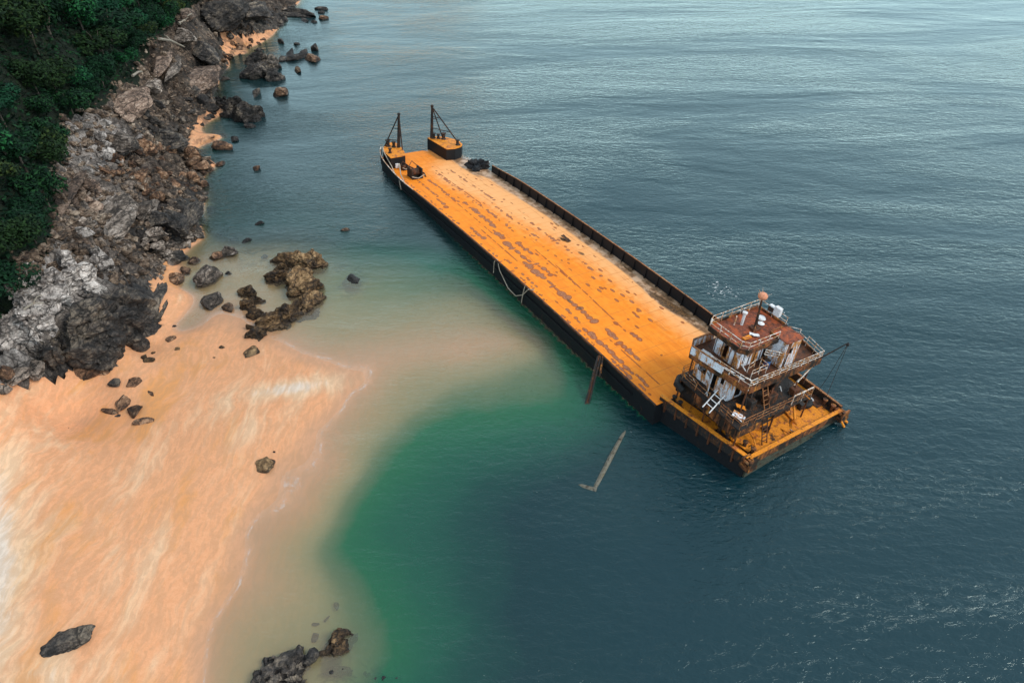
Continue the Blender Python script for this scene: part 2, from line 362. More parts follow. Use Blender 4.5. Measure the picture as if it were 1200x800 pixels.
# weed-dark patches on the sea bed
bed = g.math('MULTIPLY', g.attr('weed'), g.ss(g.noise(p, .55, 5, .65, .5), .47, .58))
col = g.mix(bed, col, (.035, .035, .03))
g.l(col, b.inputs['Base Color'])
g.l(g.math('ADD', .5, g.math('MULTIPLY', damp, .4)), b.inputs['Roughness'])
b.inputs['Specular IOR Level'].default_value = .25
hgt = g.mix(rk, (0, 0, 0), (1, 1, 1))
bs = g.n('ShaderNodeMix', data_type='FLOAT'); g.l(rk, bs.inputs[0]); g.l(g.math('MULTIPLY', sh, .07), bs.inputs[2])
g.l(g.math('ADD', g.math('MULTIPLY', n2, .7), g.math('ADD', g.math('MULTIPLY', n3, .8), g.math('MULTIPLY', crk, .4))), bs.inputs[3])
g.l(g.bump(bs.outputs[0], .9, .3), b.inputs['Normal'])

def gauss(px, py, lst):
    o = np.zeros(px.shape)
    for cx, cy, rx, ry, a, rot in lst:
        c, s = math.cos(R(rot)), math.sin(R(rot)); dx, dy = px-cx, py-cy
        o = np.maximum(o, a*np.exp(-((dx*c+dy*s)/rx)**2 - ((-dx*s+dy*c)/ry)**2))
    return o
ground = grid_mesh('ground', X, Y, Z, mat=m_ter)
tag(ground, kind='structure')
me = ground.data
add_attr(me, 'rock', RK.ravel()); add_attr(me, 'forest', FO.ravel())
add_attr(me, 'pale', gauss(pxg, pyg, [(-20, 650, 75, 190, 1.1, 0), (340, 455, 85, 14, 1.0, -8), (250, 475, 60, 30, .55, -30), (170, 540, 30, 60, .5, 20), (60, 790, 90, 40, .8, 0), (165, 660, 60, 90, .35, 10), (20, 520, 60, 40, .5, 0), (300, 500, 60, 20, .45, -30)]).ravel())
add_attr(me, 'palerock', np.clip(gauss(pxg, pyg, [(60, 335, 75, 45, 1.3, 10), (15, 410, 50, 40, 1.1, 0), (100, 165, 55, 40, .9, 20), (130, 250, 40, 35, .7, 0), (0, 440, 35, 20, .8, 0)]), 0, 1).ravel())
add_attr(me, 'darkrock', np.clip(gauss(pxg, pyg, [(110, 388, 75, 28, 1.3, -25), (170, 355, 40, 40, 1.3, 0), (190, 270, 60, 30, 1.0, 0), (225, 245, 26, 32, 1.2, 0), (280, 22, 60, 25, 1.2, 5), (190, 165, 30, 18, .9, 20), (60, 430, 40, 14, 1.1, 0), (250, 90, 20, 60, .7, 0)]), 0, 1).ravel())
add_attr(me, 'weed', np.clip(gauss(pxg, pyg, [(290, 245, 60, 26, 1.2, 0), (395, 262, 40, 20, 1.2, -20), (410, 325, 16, 18, 1.4, 0), (450, 275, 50, 20, .8, 0), (270, 120, 60, 130, .9, 0), (600, 640, 120, 60, .6, 20), (330, 300, 60, 14, .8, 0), (740, 505, 30, 18, 1.2, 0), (430, 790, 40, 14, 1.0, 0), (390, 780, 18, 30, 1.1, 0)]), 0, 1).ravel())

def ground_z(x, y):
    z, _, _ = terrain(np.array([[float(x)]]), np.array([[float(y)]])); return float(z[0, 0])
def ground_at(px, py):
    """first terrain point along the sight line of a reading"""
    d = _fw*FPX + _rt*(px-600) - _up*(py-400); d = d/np.linalg.norm(d)
    t = np.linspace(20, 330, 1100); Q = np.array([0, 0, CAM_H]) + t[:, None]*d
    h = base_h(Q[:, 0], Q[:, 1]); i = int(np.argmax(Q[:, 2] < h)) or len(t)-1
    return Q[i]

# ------------------------------------------------------------------ barge frame (s along, v across from port, w up)
BK = .988   # the hull sits a little closer and higher than the first survey put it
B0 = Vector((15.97682181970414*BK, 35.00636308106*BK, CAM_H+(1.540138274120686-CAM_H)*BK))
PSI, LIST, TRIM, BL, HOG = 2.1166986247206134, 0.096, 0.0200, 69.5022892472627, 1.0400127752799855
u = Vector((math.cos(PSI), math.sin(PSI), 0)); v_ = Vector((math.sin(PSI), -math.cos(PSI), 0)); w_ = Vector((0, 0, 1))
u2 = u*math.cos(TRIM)-w_*math.sin(TRIM); w1 = w_*math.cos(TRIM)+u*math.sin(TRIM)
v2 = v_*math.cos(LIST)-w1*math.sin(LIST); w2 = w1*math.cos(LIST)+v_*math.sin(LIST)
BM = Matrix.Diagonal((1, 1, 1, 1)) @ Matrix(((u2.x, -v2.x, w2.x, B0.x), (u2.y, -v2.y, w2.y, B0.y), (u2.z, -v2.z, w2.z, B0.z), (0, 0, 0, 1))) @ Matrix.Diagonal((BK, BK, BK, 1))
def hog(s):
    t = min(max(s/BL, 0), 1); return HOG*4*t*(1-t) + (.1*((s-56)/14)**2 if s > 56 else 0)
def bp(s, v, w=0): return Vector((s, -v, w+hog(s)))
def bw(s, v, w=0): return BM @ bp(s, v, w)

# ------------------------------------------------------------------ water
wx = ax((-6000, -700, 500), (-700, -100, 30), (-100, -62, 2), (-62, 31, .4), (31, 60, 2), (60, 300, 20), (300, 6000, 500))
wy = ax((-1500, 0, 200), (0, 18, 3), (18, 112, .4), (112, 200, 1.2), (200, 500, 20), (500, 7000, 500))
WX, WY = np.meshgrid(wx, wy)
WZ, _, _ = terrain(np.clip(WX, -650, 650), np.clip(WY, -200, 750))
dep = -WZ
inv = np.array(BM.inverted())
Lc = np.stack([WX, WY, np.zeros_like(WX), np.ones_like(WX)], -1) @ inv.T
ls, lv = Lc[..., 0], -Lc[..., 1]
tt = np.clip(ls/BL, 0, 1); hz = HOG*4*tt*(1-tt) + np.where(ls > 56, .1*((ls-56)/14)**2, 0)
over = (ls > 8) & (ls < 69.5) & (lv > 0) & (lv < 13)
deckdep = np.clip((hz-Lc[..., 2])*-1, 0.0, 3)
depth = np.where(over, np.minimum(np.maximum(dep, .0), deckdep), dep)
m_wat, nt, b = new_mat('sea_water'); g = N(nt); p = g.pos()
nt.nodes.remove(b); out = nt.nodes['Material Output']
d0 = g.math('MAXIMUM', g.attr('depth'), 0.0)
d = g.math('MULTIPLY', d0, g.math('ADD', .76, g.math('MULTIPLY', g.noise(p, .2, 6, .68, .4), .48)))
def expo(k): return g.math('POWER', 2.718, g.math('MULTIPLY', d, -k))
tint = g.n('ShaderNodeCombineXYZ')
g.l(expo(.8), tint.inputs[0]); g.l(expo(.22), tint.inputs[1]); g.l(expo(.45), tint.inputs[2])
trans = g.n('ShaderNodeBsdfTransparent'); g.l(tint.outputs[0], trans.inputs[0])
body_c = g.ramp(g.math('DIVIDE', d, 10.0), [(0, (.52, .34, .22)), (.055, (.44, .305, .195)), (.1, (.17, .18, .11)), (.17, (.014, .125, .058)), (.28, (.009, .082, .048)), (.46, (.005, .042, .034)), (.65, (.003, .023, .027)), (1, (.003, .022, .030))])
body_c = g.mix(g.math('MULTIPLY', g.attr('silt'), .9), body_c, (.010, .024, .028))
diff = g.n('ShaderNodeBsdfDiffuse'); g.l(body_c, diff.inputs[0])
bf = g.math('SUBTRACT', 1.0, g.math('POWER', 2.718, g.math('MULTIPLY', d, g.math('SUBTRACT', -.5, g.math('MULTIPLY', g.attr('silt'), .7)))))
mx = g.n('ShaderNodeMixShader'); g.l(bf, mx.inputs[0]); g.l(trans.outputs[0], mx.inputs[1]); g.l(diff.outputs[0], mx.inputs[2])
# waves: short wind ripples, longer chop, low swell; gustiness varies them
rip = g.noise(g.map(p, (1.0, 2.1, 1), (0, 0, .35)), .85, 5, .62, .5)
rip2 = g.noise(g.map(p, (1.0, 1.7, 1), (0, 0, -.5)), 2.1, 4, .6, .3)
chop = g.noise(g.map(p, (.6, 1.5, 1), (0, 0, .18)), .22, 4, .55, .6)
swell = g.noise(g.map(p, (.35, 1.3, 1), (0, 0, -.12)), .045, 3, .5, .8)
gust = g.ss(g.noise(g.map(p, (.5, 1.3, 1), (0, 0, .25)), .025, 4, .6, 1.0), .36, .64, .4, 1.4)
hh = g.math('ADD', g.math('MULTIPLY', rip, .115), g.math('MULTIPLY', rip2, .042))
hh = g.math('MULTIPLY', hh, gust)
hh = g.math('ADD', hh, g.math('ADD', g.math('MULTIPLY', chop, .13), g.math('MULTIPLY', swell, .65)))
calm = g.ss(d0, 0.0, .35, .4, 1.0)
bm = g.n('ShaderNodeBump'); bm.inputs['Distance'].default_value = 1.0; g.l(hh, bm.inputs['Height']); g.l(calm, bm.inputs['Strength'])
gl = g.n('ShaderNodeBsdfGlossy'); gl.inputs['Roughness'].default_value = .05; gl.inputs['Color'].default_value = (.82, 1, 1, 1); g.l(bm.outputs[0], gl.inputs['Normal'])
fr = g.n('ShaderNodeFresnel'); fr.inputs['IOR'].default_value = 1.48; g.l(bm.outputs[0], fr.inputs['Normal'])
g.l(bm.outputs[0], diff.inputs['Normal'])
mx2 = g.n('ShaderNodeMixShader'); g.l(g.math('MULTIPLY', fr.outputs[0], g.math('SUBTRACT', 1.0, g.n('ShaderNodeNewGeometry').outputs['Backfacing'])), mx2.inputs[0]); g.l(mx.outputs[0], mx2.inputs[1]); g.l(gl.outputs[0], mx2.inputs[2])
# foam: lacy swash line and a few broken flecks
foam = g.n('ShaderNodeBsdfDiffuse'); foam.inputs[0].default_value = (.75, .76, .75, 1)
dn = g.math('ADD', g.attr('depth'), g.math('MULTIPLY', g.math('SUBTRACT', g.noise(p, .7, 4, .6), .5), .07))
line = g.math('MULTIPLY', g.ss(dn, .012, .022), g.ss(dn, .034, .024))
line = g.math('MULTIPLY', line, g.ss(g.noise(p, 1.1, 5, .7),   .44, .66, 0, .28))
line = g.math('MULTIPLY', line, g.ss(g.attr('beach'), .4, .6))
fl = g.noise(g.map(p, (1.0, 1.7, 1), (0, 0, .2)), 2.6, 6, .72, .6)
fleck = g.ss(g.math('ADD', fl, g.math('MULTIPLY', g.attr('foam'), .16)), .735, .80, 0, .8)
fm = g.math('MAXIMUM', line, fleck)
mx3 = g.n('ShaderNodeMixShader'); g.l(fm, mx3.inputs[0]); g.l(mx2.outputs[0], mx3.inputs[1]); g.l(foam.outputs[0], mx3.inputs[2])
g.l(mx3.outputs[0], out.inputs['Surface'])
water = grid_mesh('water', WX, WY, np.zeros_like(WX), keep=(dep > -.35), mat=m_wat)
tag(water, kind='structure')
wpx, wpy = to_px(np.stack([WX, WY, np.zeros_like(WX)], -1))
fr_ok = (np.stack([WX, WY, np.zeros_like(WX)-CAM_H], -1) @ _fw) > 5
add_attr(water.data, 'depth', depth.ravel())
add_attr(water.data, 'foam', (fr_ok*np.clip(gauss(wpx, wpy, [(845, 340, 40, 18, 1.12, 20), (905, 365, 40, 18, 1.0, 30), (800, 590, 70, 30, .6, -10), (740, 510, 30, 22, .7, 0), (920, 560, 60, 20, .5, -30), (549, 186, 16, 7, 1.3, 30), (575, 190, 10, 6, 1.2, 30), (1090, 345, 60, 14, .55, 15), (1160, 258, 40, 10, .65, 15), (900, 290, 60, 16, .4, 10), (240, 190, 14, 60, .5, 0), (1060, 420, 90, 40, .35, 10), (680, 585, 60, 50, .35, 0)]), 0, 2)).ravel())
add_attr(water.data, 'beach', (fr_ok & (wpy > 360)).astype(float).ravel())
add_attr(water.data, 'silt', (fr_ok*np.clip(smooth(338, 272, wpy)*smooth(640, 560, wpx) + gauss(wpx, wpy, [(330, 262, 90, 14, .5, 0)]), 0, 1)).ravel())
# ------------------------------------------------------------------ barge
class MB:
    """collects shapes in barge coordinates (s, v, w) or any other frame through f"""
    def __init__(s, f=bp): s.V = []; s.F = []; s.f = f
    def hexa(s, pts):
        n = len(s.V); s.V += [s.f(*p) for p in pts]
        s.F += [tuple(n+i for i in q) for q in ((0, 1, 2, 3), (7, 6, 5, 4), (0, 4, 5, 1), (1, 5, 6, 2), (2, 6, 7, 3), (3, 7, 4, 0))]
    def box(s, a, b, c, d, e, h, seg=1):
        """s a..b, v c..d, w e..h"""
        for i in range(seg):
            p, q = a+(b-a)*i/seg, a+(b-a)*(i+1)/seg
            s.hexa([(p, c, e), (q, c, e), (q, d, e), (p, d, e), (p, c, h), (q, c, h), (q, d, h), (p, d, h)])
    def prism(s, poly, lo, hi):
        n = len(s.V); k = len(poly)
        s.V += [s.f(x, y, lo) for x, y in poly] + [s.f(x, y, hi) for x, y in poly]
        s.F += [tuple(range(n, n+k)), tuple(range(n+2*k-1, n+k-1, -1))] + [(n+i, n+(i+1) % k, n+k+(i+1) % k, n+k+i) for i in range(k)]
    def tube(s, pts, r, k=6, r2=None):
        P = [s.f(*p) for p in pts]; n0 = len(s.V); m = len(P)
        for i, c in enumerate(P):
            t = (P[min(i+1, m-1)] - P[max(i-1, 0)]).normalized()
            a = t.cross(Vector((0, 0, 1)));
            if a.length < .1: a = t.cross(Vector((1, 0, 0)))
            a.normalize(); bb = t.cross(a); rr = r + ((r2 if r2 is not None else r)-r)*i/max(m-1, 1)
            for j in range(k):
                an = 2*math.pi*j/k; s.V.append(c + a*math.cos(an)*rr + bb*math.sin(an)*rr)
        for i in range(m-1):
            for j in range(k):
                s.F.append((n0+i*k+j, n0+i*k+(j+1) % k, n0+(i+1)*k+(j+1) % k, n0+(i+1)*k+j))
        s.F += [tuple(range(n0, n0+k)), tuple(range(n0+m*k-1, n0+(m-1)*k-1, -1))]
    def wall(s, p, q, lo, hi, th=.08, holes=()):
        """upright plate from p to q (s,v) with real openings (t0,t1,z0,z1) in metres along / up"""
        p, q = Vector(p), Vector(q); L = (q-p).length; d = (q-p)/L; n = Vector((-d.y, d.x))*th/2
        xs = sorted({0, L, *[h[0] for h in holes], *[h[1] for h in holes]}); zs = sorted({lo, hi, *[lo+h[2] for h in holes], *[lo+h[3] for h in holes]})
        for i in range(len(xs)-1):
            for j in range(len(zs)-1):
                xm, zm = (xs[i]+xs[i+1])/2, (zs[j]+zs[j+1])/2-lo
                if any(h[0] < xm < h[1] and h[2] < zm < h[3] for h in holes): continue
                a, b_ = p+d*xs[i], p+d*xs[i+1]
                c = [(a-n), (b_-n), (b_+n), (a+n)]
                s.hexa([(t.x, t.y, zs[j]) for t in c] + [(t.x, t.y, zs[j+1]) for t in c])
    def build(s, name, mat, parent=None, smooth=False, bevel=0):
        bm = bmesh.new(); vs = [bm.verts.new(v) for v in s.V]
        for f in s.F:
            try: bm.faces.new([vs[i] for i in f])
            except ValueError: pass
        bmesh.ops.recalc_face_normals(bm, faces=bm.faces)
        me = bpy.data.meshes.new(name); bm.to_mesh(me); bm.free()
        if smooth: me.polygons.foreach_set('use_smooth', [True]*len(me.polygons))
        me.materials.append(mat); o = bpy.data.objects.new(name, me); COL.objects.link(o)
        if parent: o.parent = parent
        if bevel:
            bv = o.modifiers.new('bevel', 'BEVEL'); bv.width = bevel; bv.segments = 1; bv.limit_method = 'ANGLE'
        return o
def rail(pts, h, mat, parent, rungs=(.5, 1.0), r=.028, step=1.1, name='railing', bent=0, seed=1, gaps=()):
    rg = random.Random(seed); mb = MB()
    for a, b_ in zip(pts[:-1], pts[1:]):
        L = math.dist(a[:2], b_[:2]); k = max(1, round(L/step))
        for i in range(k+1):
            t = i/k; s_, v__, w0 = [a[j]+(b_[j]-a[j])*t for j in range(3)]
            mb.tube([(s_, v__, w0), (s_+rg.uniform(-bent, bent), v__+rg.uniform(-bent, bent), w0+h)], r*1.1, 5)
        for q in rungs:
            for i in range(k):
                if (i, q) in gaps or rg.random() < bent*1.2: continue
                t, t2 = i/k, (i+1)/k
                A = [a[j]+(b_[j]-a[j])*t for j in range(3)]; B = [a[j]+(b_[j]-a[j])*t2 for j in range(3)]
                M = [(A[j]+B[j])/2 for j in range(3)]; M[2] -= rg.uniform(0, bent)
                mb.tube([(A[0], A[1], A[2]+h*q), (M[0]+rg.uniform(-bent, bent)*.5, M[1]+rg.uniform(-bent, bent)*.5, M[2]+h*q), (B[0], B[1], B[2]+h*q)], r, 5)
    return mb.build(name, mat, parent)

M_HULL = paint_mat('black_hull_paint', (.008, .009, .011), rust=(.022, .011, .006), amount=.05, scale=.5, streak=5, darkamt=.4, rough=.55)
M_ORG = paint_mat('orange_deck_paint', (.72, .245, .018), rust=(.20, .06, .018), amount=.42, scale=.9, streak=1.2, darkamt=.38)
M_ORGD = paint_mat('rust_streaked_orange', (.56, .225, .035), rust=(.13, .045, .016), amount=.95, scale=1.3, streak=3.5, darkamt=.95)
M_RUST = paint_mat('rusty_steel', (.12, .042, .018), rust=(.05, .02, .01), amount=.6, scale=1.5, streak=2.5, darkamt=.7)
M_ROOF = paint_mat('red_rust_roof', (.34, .075, .022), rust=(.10, .028, .014), amount=.75, scale=1.1, streak=1, darkamt=.5)
M_WHITE = paint_mat('flaking_white_paint', (.72, .77, .84), rust=(.26, .11, .03), amount=.66, scale=.95, streak=4, darkamt=.22)
M_RAIL = paint_mat('flaking_white_rail', (.80, .76, .70), rust=(.30, .15, .06), amount=.68, scale=2.2, streak=1, darkamt=.3)
M_RAILR = paint_mat('rusty_rail', (.42, .24, .11), rust=(.16, .06, .02), amount=.9, scale=2.2, streak=1, darkamt=.5)
M_DARK = paint_mat('sooty_steel', (.022, .020, .019), rust=(.05, .022, .010), amount=.5, scale=1.2, streak=2, darkamt=.5)
M_GREEN = paint_mat('weed_green_hull', (.055, .065, .048), rust=(.03, .022, .014), amount=.6, scale=.8, streak=.3, darkamt=.4)
M_ROPE = paint_mat('sun_bleached_rope', (.42, .36, .28), rust=(.2, .15, .1), amount=.4, scale=4, streak=1, darkamt=.2)
M_PALE = paint_mat('dirty_white_panel', (.66, .66, .66), rust=(.3, .17, .08), amount=.2, scale=1.5, streak=1, darkamt=.2)
M_RUBBER = paint_mat('black_rubber', (.012, .012, .012), rust=(.03, .026, .02), amount=.2, scale=3, streak=1, darkamt=.3)

# deck plate material, driven by the survey of its rust patches
m_deck, nt, b = new_mat('orange_cargo_deck'); g = N(nt); c = g.coord()
gr = g.noise(g.map(c, (.16, 1.3, 1)), 1.0, 6, .65, .5); f1 = g.noise(c, 1.1, 7, .68, .4); f2 = g.noise(c, 6, 5, .7)
base = g.mix(g.ss(f1, .34, .64), (.76, .205, .006), (.82, .25, .014))
base = g.mix(g.math('MULTIPLY', g.ss(gr, .46, .62), .55), base, (.70, .18, .008))
pl = g.ss(g.math('ADD', g.attr('peach_tone'), g.math('MULTIPLY', g.math('SUBTRACT', f1, .5), .7)), .25, .95)
base = g.mix(g.math('MULTIPLY', pl, .85), base, (.80, .40, .16))  # paler peach tone towards starboard and the bow
sx = g.n('ShaderNodeSeparateXYZ'); g.l(c, sx.inputs[0])
fr_ = g.math('FRACT', g.math('MULTIPLY', sx.outputs[0], 1/1.52))
seam = g.ss(g.math('ABSOLUTE', g.math('SUBTRACT', fr_, .5)), .455, .5)
seam = g.math('MULTIPLY', seam, g.ss(g.noise(g.map(c, (1, .3, 1)), 1.2, 4), .35, .6, .25, .8))
base = g.mix(seam, base, (.52, .16, .02))
fy = g.math('FRACT', g.math('MULTIPLY', sx.outputs[1], 1/2.17))
seam2 = g.math('MULTIPLY', g.ss(g.math('ABSOLUTE', g.math('SUBTRACT', fy, .5)), .478, .5), g.ss(g.noise(g.map(c, (.2, 1, 1)), 1.0, 5), .44, .6, .0, .5))
base = g.mix(seam2, base, (.36, .11, .02))
sp = g.ss(g.noise(g.map(c, (.8, 1, 1)), 1.7, 6, .7, .3), .67, .72, 0, .8)
base = g.mix(sp, base, (.44, .12, .02))
rs = g.math('MULTIPLY', g.attr('rust'), g.math('ADD', .25, g.math('ADD', g.math('MULTIPLY', f1, .8), g.math('MULTIPLY', f2, .7))))
edge = g.ss(rs, .30, .46); core = g.ss(rs, .62, .8)
base = g.mix(g.math('MULTIPLY', edge, .85), base, (.24, .055, .014))
base = g.mix(g.math('MULTIPLY', core, .9), base, g.mix(g.ss(f2, .38, .62), (.21, .07, .028), (.38, .17, .09)))
lg = g.ss(g.noise(g.map(c, (.22, 3.2, 1), loc=(5, 2, 0)), 1.0, 6, .72, .2), .57, .69, 0, .75)
base = g.mix(lg, base, (.40, .105, .012))
wt = g.ss(g.math('MULTIPLY', g.attr('wet'), g.math('ADD', .35, g.math('MULTIPLY', g.noise(g.map(c, (.35, 1, 1)), 1.0, 6, .65), 1.3))), .3, .62)
base = g.mix(g.math('MULTIPLY', wt, .9), base, g.ramp(g.ss(g.noise(c, .8, 6, .7), .36, .62), [(0, (.07, .05, .035)), (.5, (.24, .15, .09)), (1, (.48, .34, .24))]))
sc = g.ss(g.math('MULTIPLY', g.attr('scar'), g.math('ADD', .2, g.math('MULTIPLY', f1, 1.5))), .45, .6, 0, .9)
base = g.mix(sc, base, g.mix(g.ss(f2, .45, .55), (.03, .02, .012), (.16, .08, .03)))
g.l(base, b.inputs['Base Color'])
g.l(g.math('SUBTRACT', .72, g.math('MULTIPLY', wt, .35)), b.inputs['Roughness']); b.inputs['Specular IOR Level'].default_value = .25
g.l(g.bump(g.math('ADD', g.math('MULTIPLY', f2, .5), g.math('SUBTRACT', g.math('MULTIPLY', seam, -1.0), g.math('MULTIPLY', edge, .5))), .6, .04), b.inputs['Normal'])

barge = bpy.data.objects.new('barge', None); COL.objects.link(barge); barge.matrix_world = BM
tag(barge, 'long wrecked orange-decked barge with a black hull and rusted stern deckhouse, stranded in the shallows', 'barge')
rnd = random.Random(5)

# hull: lofted side sections, tapering at bow; deck plate lies on top
def port_edge(s):  return 0.0 + (.55*((s-60)/9.5)**2 + .9*max(0, (s-66)/3.5)**2 if s > 60 else 0)
def star_edge(s):  return 13.0 - (.3*((s-62)/7.5)**2 + .6*max(0, (s-66)/3.5)**2 if s > 62 else 0)
hull = MB(); SS = list(np.linspace(7.3, 69.5, 64)); ring = []
for s in SS:
    a, b2 = port_edge(s), star_edge(s); dz = 3.2 if s < 66 else 3.2-.5*(s-66)
    hull.V += [bp(s, a, -.14), bp(s, b2, -.14), bp(s, b2-.25, -dz), bp(s, a+.25, -dz)]
for i in range(len(SS)-1):
    for j in range(4):
        hull.F.append((i*4+j, i*4+(j+1) % 4, (i+1)*4+(j+1) % 4, (i+1)*4+j))
e = 4*(len(SS)-1); hull.F += [(0, 1, 2, 3), (e, e+1, e+2, e+3)]
hull.build('hull', M_HULL, barge)
# deck plate
nd, md = 560, 112
S_, T_ = np.meshgrid(np.linspace(7.3, 69.5, nd), np.linspace(0, 1, md))
pe = np.vectorize(port_edge)(S_[0]); se = np.vectorize(star_edge)(S_[0])
V_ = pe[None, :] + T_*(se-pe)[None, :]
hg = np.vectorize(hog)(S_[0])[None, :]
dent = (fbm(S_*.3, V_*.3, 4)-.47)*.10 + (fbm(S_*1.2, V_*1.2, 6)-.47)*.03
deck = grid_mesh('deck', S_, -V_, hg + dent*np.clip(V_, 0, 1)*np.clip(13-V_, 0, 1), mat=m_deck); deck.parent = barge
rust = np.zeros(S_.shape)
def blob(s0, v0, a, b2, k=1.0):
    global rust
    i0, i1 = np.searchsorted(S_[0], [s0-a*2.2, s0+a*2.2]); sl = (slice(None), slice(max(i0-1, 0), i1+1))
    d = ((S_[sl]-s0)/a)**2 + ((V_[sl]-v0)/b2)**2
    rust[sl] = np.maximum(rust[sl], k*np.clip(1.35-d*.75, 0, 1.1))
rr = random.Random(12)
for v0, s0, s1, sz, dens in [(.45, 8.5, 14, .45, .8), (1.05, 9.5, 19, .62, .95), (2.75, 12.8, 15.4, .75, 1), (2.9, 16.2, 17.6, .75, 1), (2.65, 19.3, 25.5, .8, 1), (1.3, 20, 24, .45, .6), (2.6, 26.5, 32, .8, .95), (1.0, 27, 34, .4, .4), (3.1, 32, 37.2, .8, 1),
                          (3.7, 28.5, 31.5, .6, .9), (4.3, 33.5, 36.3, .7, .9), (3.5, 37.2, 41, .62, .9), (1.3, 39, 42, .6, .9), (4.1, 41, 49, .6, .9), (3.5, 49.5, 58, .45, .8), (1.5, 48.5, 51.5, .6, 1), (2.0, 52, 61, .35, .7), (4.9, 15, 16.2, .5, 1), (8.6, 26, 40, .4, .5), (7.2, 36, 46, .35, .5), (5.6, 40, 60, .35, .5), (6.6, 30, 38, .3, .3), (.5, 40, 60, .3, .4), (.4, 16, 38, .3, .4), (8.0, 48, 60, .35, .5)]:
    s = s0
    while s < s1:
        L = sz*rr.uniform(.3, 1.1)
        if rr.random() < dens: blob(s+L/2, v0+rr.uniform(-.12, .12), L*.72, sz*rr.uniform(.22, .62), rr.uniform(.62, 1.1))
        s += L*rr.uniform(1.0, 1.7)
for s0, s1, v0, v1 in [(17, 30, 4.5, 5.4), (9.5, 17, 2.2, 2.2), (40, 52, 2.9, 3.3), (26, 34, 5.0, 5.3), (48, 60, 5.9, 5.9), (33, 41, 2.0, 2.2)]:
    for t in np.linspace(0, 1, int((s1-s0)*3)):
        if rr.random() < .8: blob(s0+(s1-s0)*t, v0+(v1-v0)*t, .28, .09, .62)
for k in range(60): blob(rr.uniform(9, 64), rr.uniform(4, 11), rr.uniform(.12, .4), rr.uniform(.08, .2), .6)
for (s0, v0) in [(22, 8.3), (23.2, 7.9), (20.6, 8.4), (19.1, 8.1), (24.9, 8.9), (18.3, 7.2), (21.5, 7.1), (23.8, 6.6), (26.2, 7.6), (17.2, 8.0), (25.3, 6.2), (27.1, 9.3)]: blob(s0, v0, .38, .17, .7)
add_attr(deck.data, 'rust', rust.ravel())
wet = smooth(10.6, 12.4, V_)*smooth(66, 52, S_)*.9 + .9*smooth(8.6, 11.5, V_)*smooth(54, 60, S_) + .5*np.exp(-((S_-19)/4)**2-((V_-11.3)/1.0)**2) + .35*np.exp(-((S_-52)/7)**2-((V_-10.4)/1.2)**2)
add_attr(deck.data, 'wet', wet.ravel())
add_attr(deck.data, 'peach_tone', (.75*smooth(6.5, 12, V_) + .75*np.exp(-((S_-58)/6)**2-((V_-7)/3.2)**2) + .45*np.exp(-((S_-46)/10)**2-((V_-7.5)/3)**2) + .2*smooth(3, 8, V_)).ravel())
scar = sum(np.exp(-((S_-a)/c1)**2-((V_-b2)/d1)**2)*k for a, b2, c1, d1, k in [(34.8, 9.7, 1.1, .4, .8), (31.2, 9.6, .9, .5, .75), (37.5, 10.2, .8, .2, .6), (19.5, 11.3, 3.5, .8, .75), (16.5, 12.0, 3, .5, .6), (22, 2.7, .7, .35, .65), (23.6, 2.5, .8, .35, .7), (38.5, 11.3, 1.5, .4, .6), (26, 12.3, 1.6, .3, .7), (43, 9.4, .4, .25, .6)])
add_attr(deck.data, 'scar', scar.ravel())
# pale worn lip along the port deck edge
lip = MB()
for i in range(len(SS)-1):
    a, b2 = SS[i], SS[i+1]
    lip.hexa([(a, port_edge(a)-.07, -.12), (b2, port_edge(b2)-.07, -.12), (b2, port_edge(b2)+.1, -.12), (a, port_edge(a)+.1, -.12), (a, port_edge(a)-.07, .05), (b2, port_edge(b2)-.07, .05), (b2, port_edge(b2)+.1, .05), (a, port_edge(a)+.1, .05)])
lip.build('deck_lip', M_RUST, barge)
# rubbing strakes on the port side
rub = MB()
for i in range(3, 56):
    a, b2 = SS[i], SS[i+1]
    rub.hexa([(a, port_edge(a)-.12, -1.15), (b2, port_edge(b2)-.12, -1.15), (b2, port_edge(b2)+.05, -1.15), (a, port_edge(a)+.05, -1.15), (a, port_edge(a)-.12, -.98), (b2, port_edge(b2)-.12, -.98), (b2, port_edge(b2)+.05, -.98), (a, port_edge(a)+.05, -.98)])
rub.build('rubbing_strake', M_HULL, barge)
# starboard bulwark, broken off before the bow
bw_ = MB()
for i in range(44):
    a, b2 = 8.6 + i*(57.0-8.6)/44, 8.6 + (i+1)*(57.0-8.6)/44
    ha = 1.25*(1 if a < 50 else max(.75, 1-(a-50)*.04)); hb = 1.25*(1 if b2 < 50 else max(.75, 1-(b2-50)*.04))
    bw_.hexa([(a, 12.86, .0), (b2, 12.86, .0), (b2, 12.98, .0), (a, 12.98, .0), (a, 12.90, ha), (b2, 12.90, hb), (b2, 13.02, hb), (a, 13.02, ha)])
bul = bw_.build('bulwark', M_HULL, barge)
cap = MB()
for i in range(44):
    a, b2 = 8.6 + i*(57.0-8.6)/44, 8.6 + (i+1)*(57.0-8.6)/44
    ha = 1.25*(1 if a < 50 else max(.75, 1-(a-50)*.04)); hb = 1.25*(1 if b2 < 50 else max(.75, 1-(b2-50)*.04))
    cap.hexa([(a, 12.90, ha+.004), (b2, 12.90, hb+.004), (b2, 13.06, hb+.004), (a, 13.06, ha+.004), (a, 12.90, ha+.05), (b2, 12.90, hb+.05), (b2, 13.06, hb+.05), (a, 13.06, ha+.05)])
cap.build('cap_rail', M_RAILR, bul)
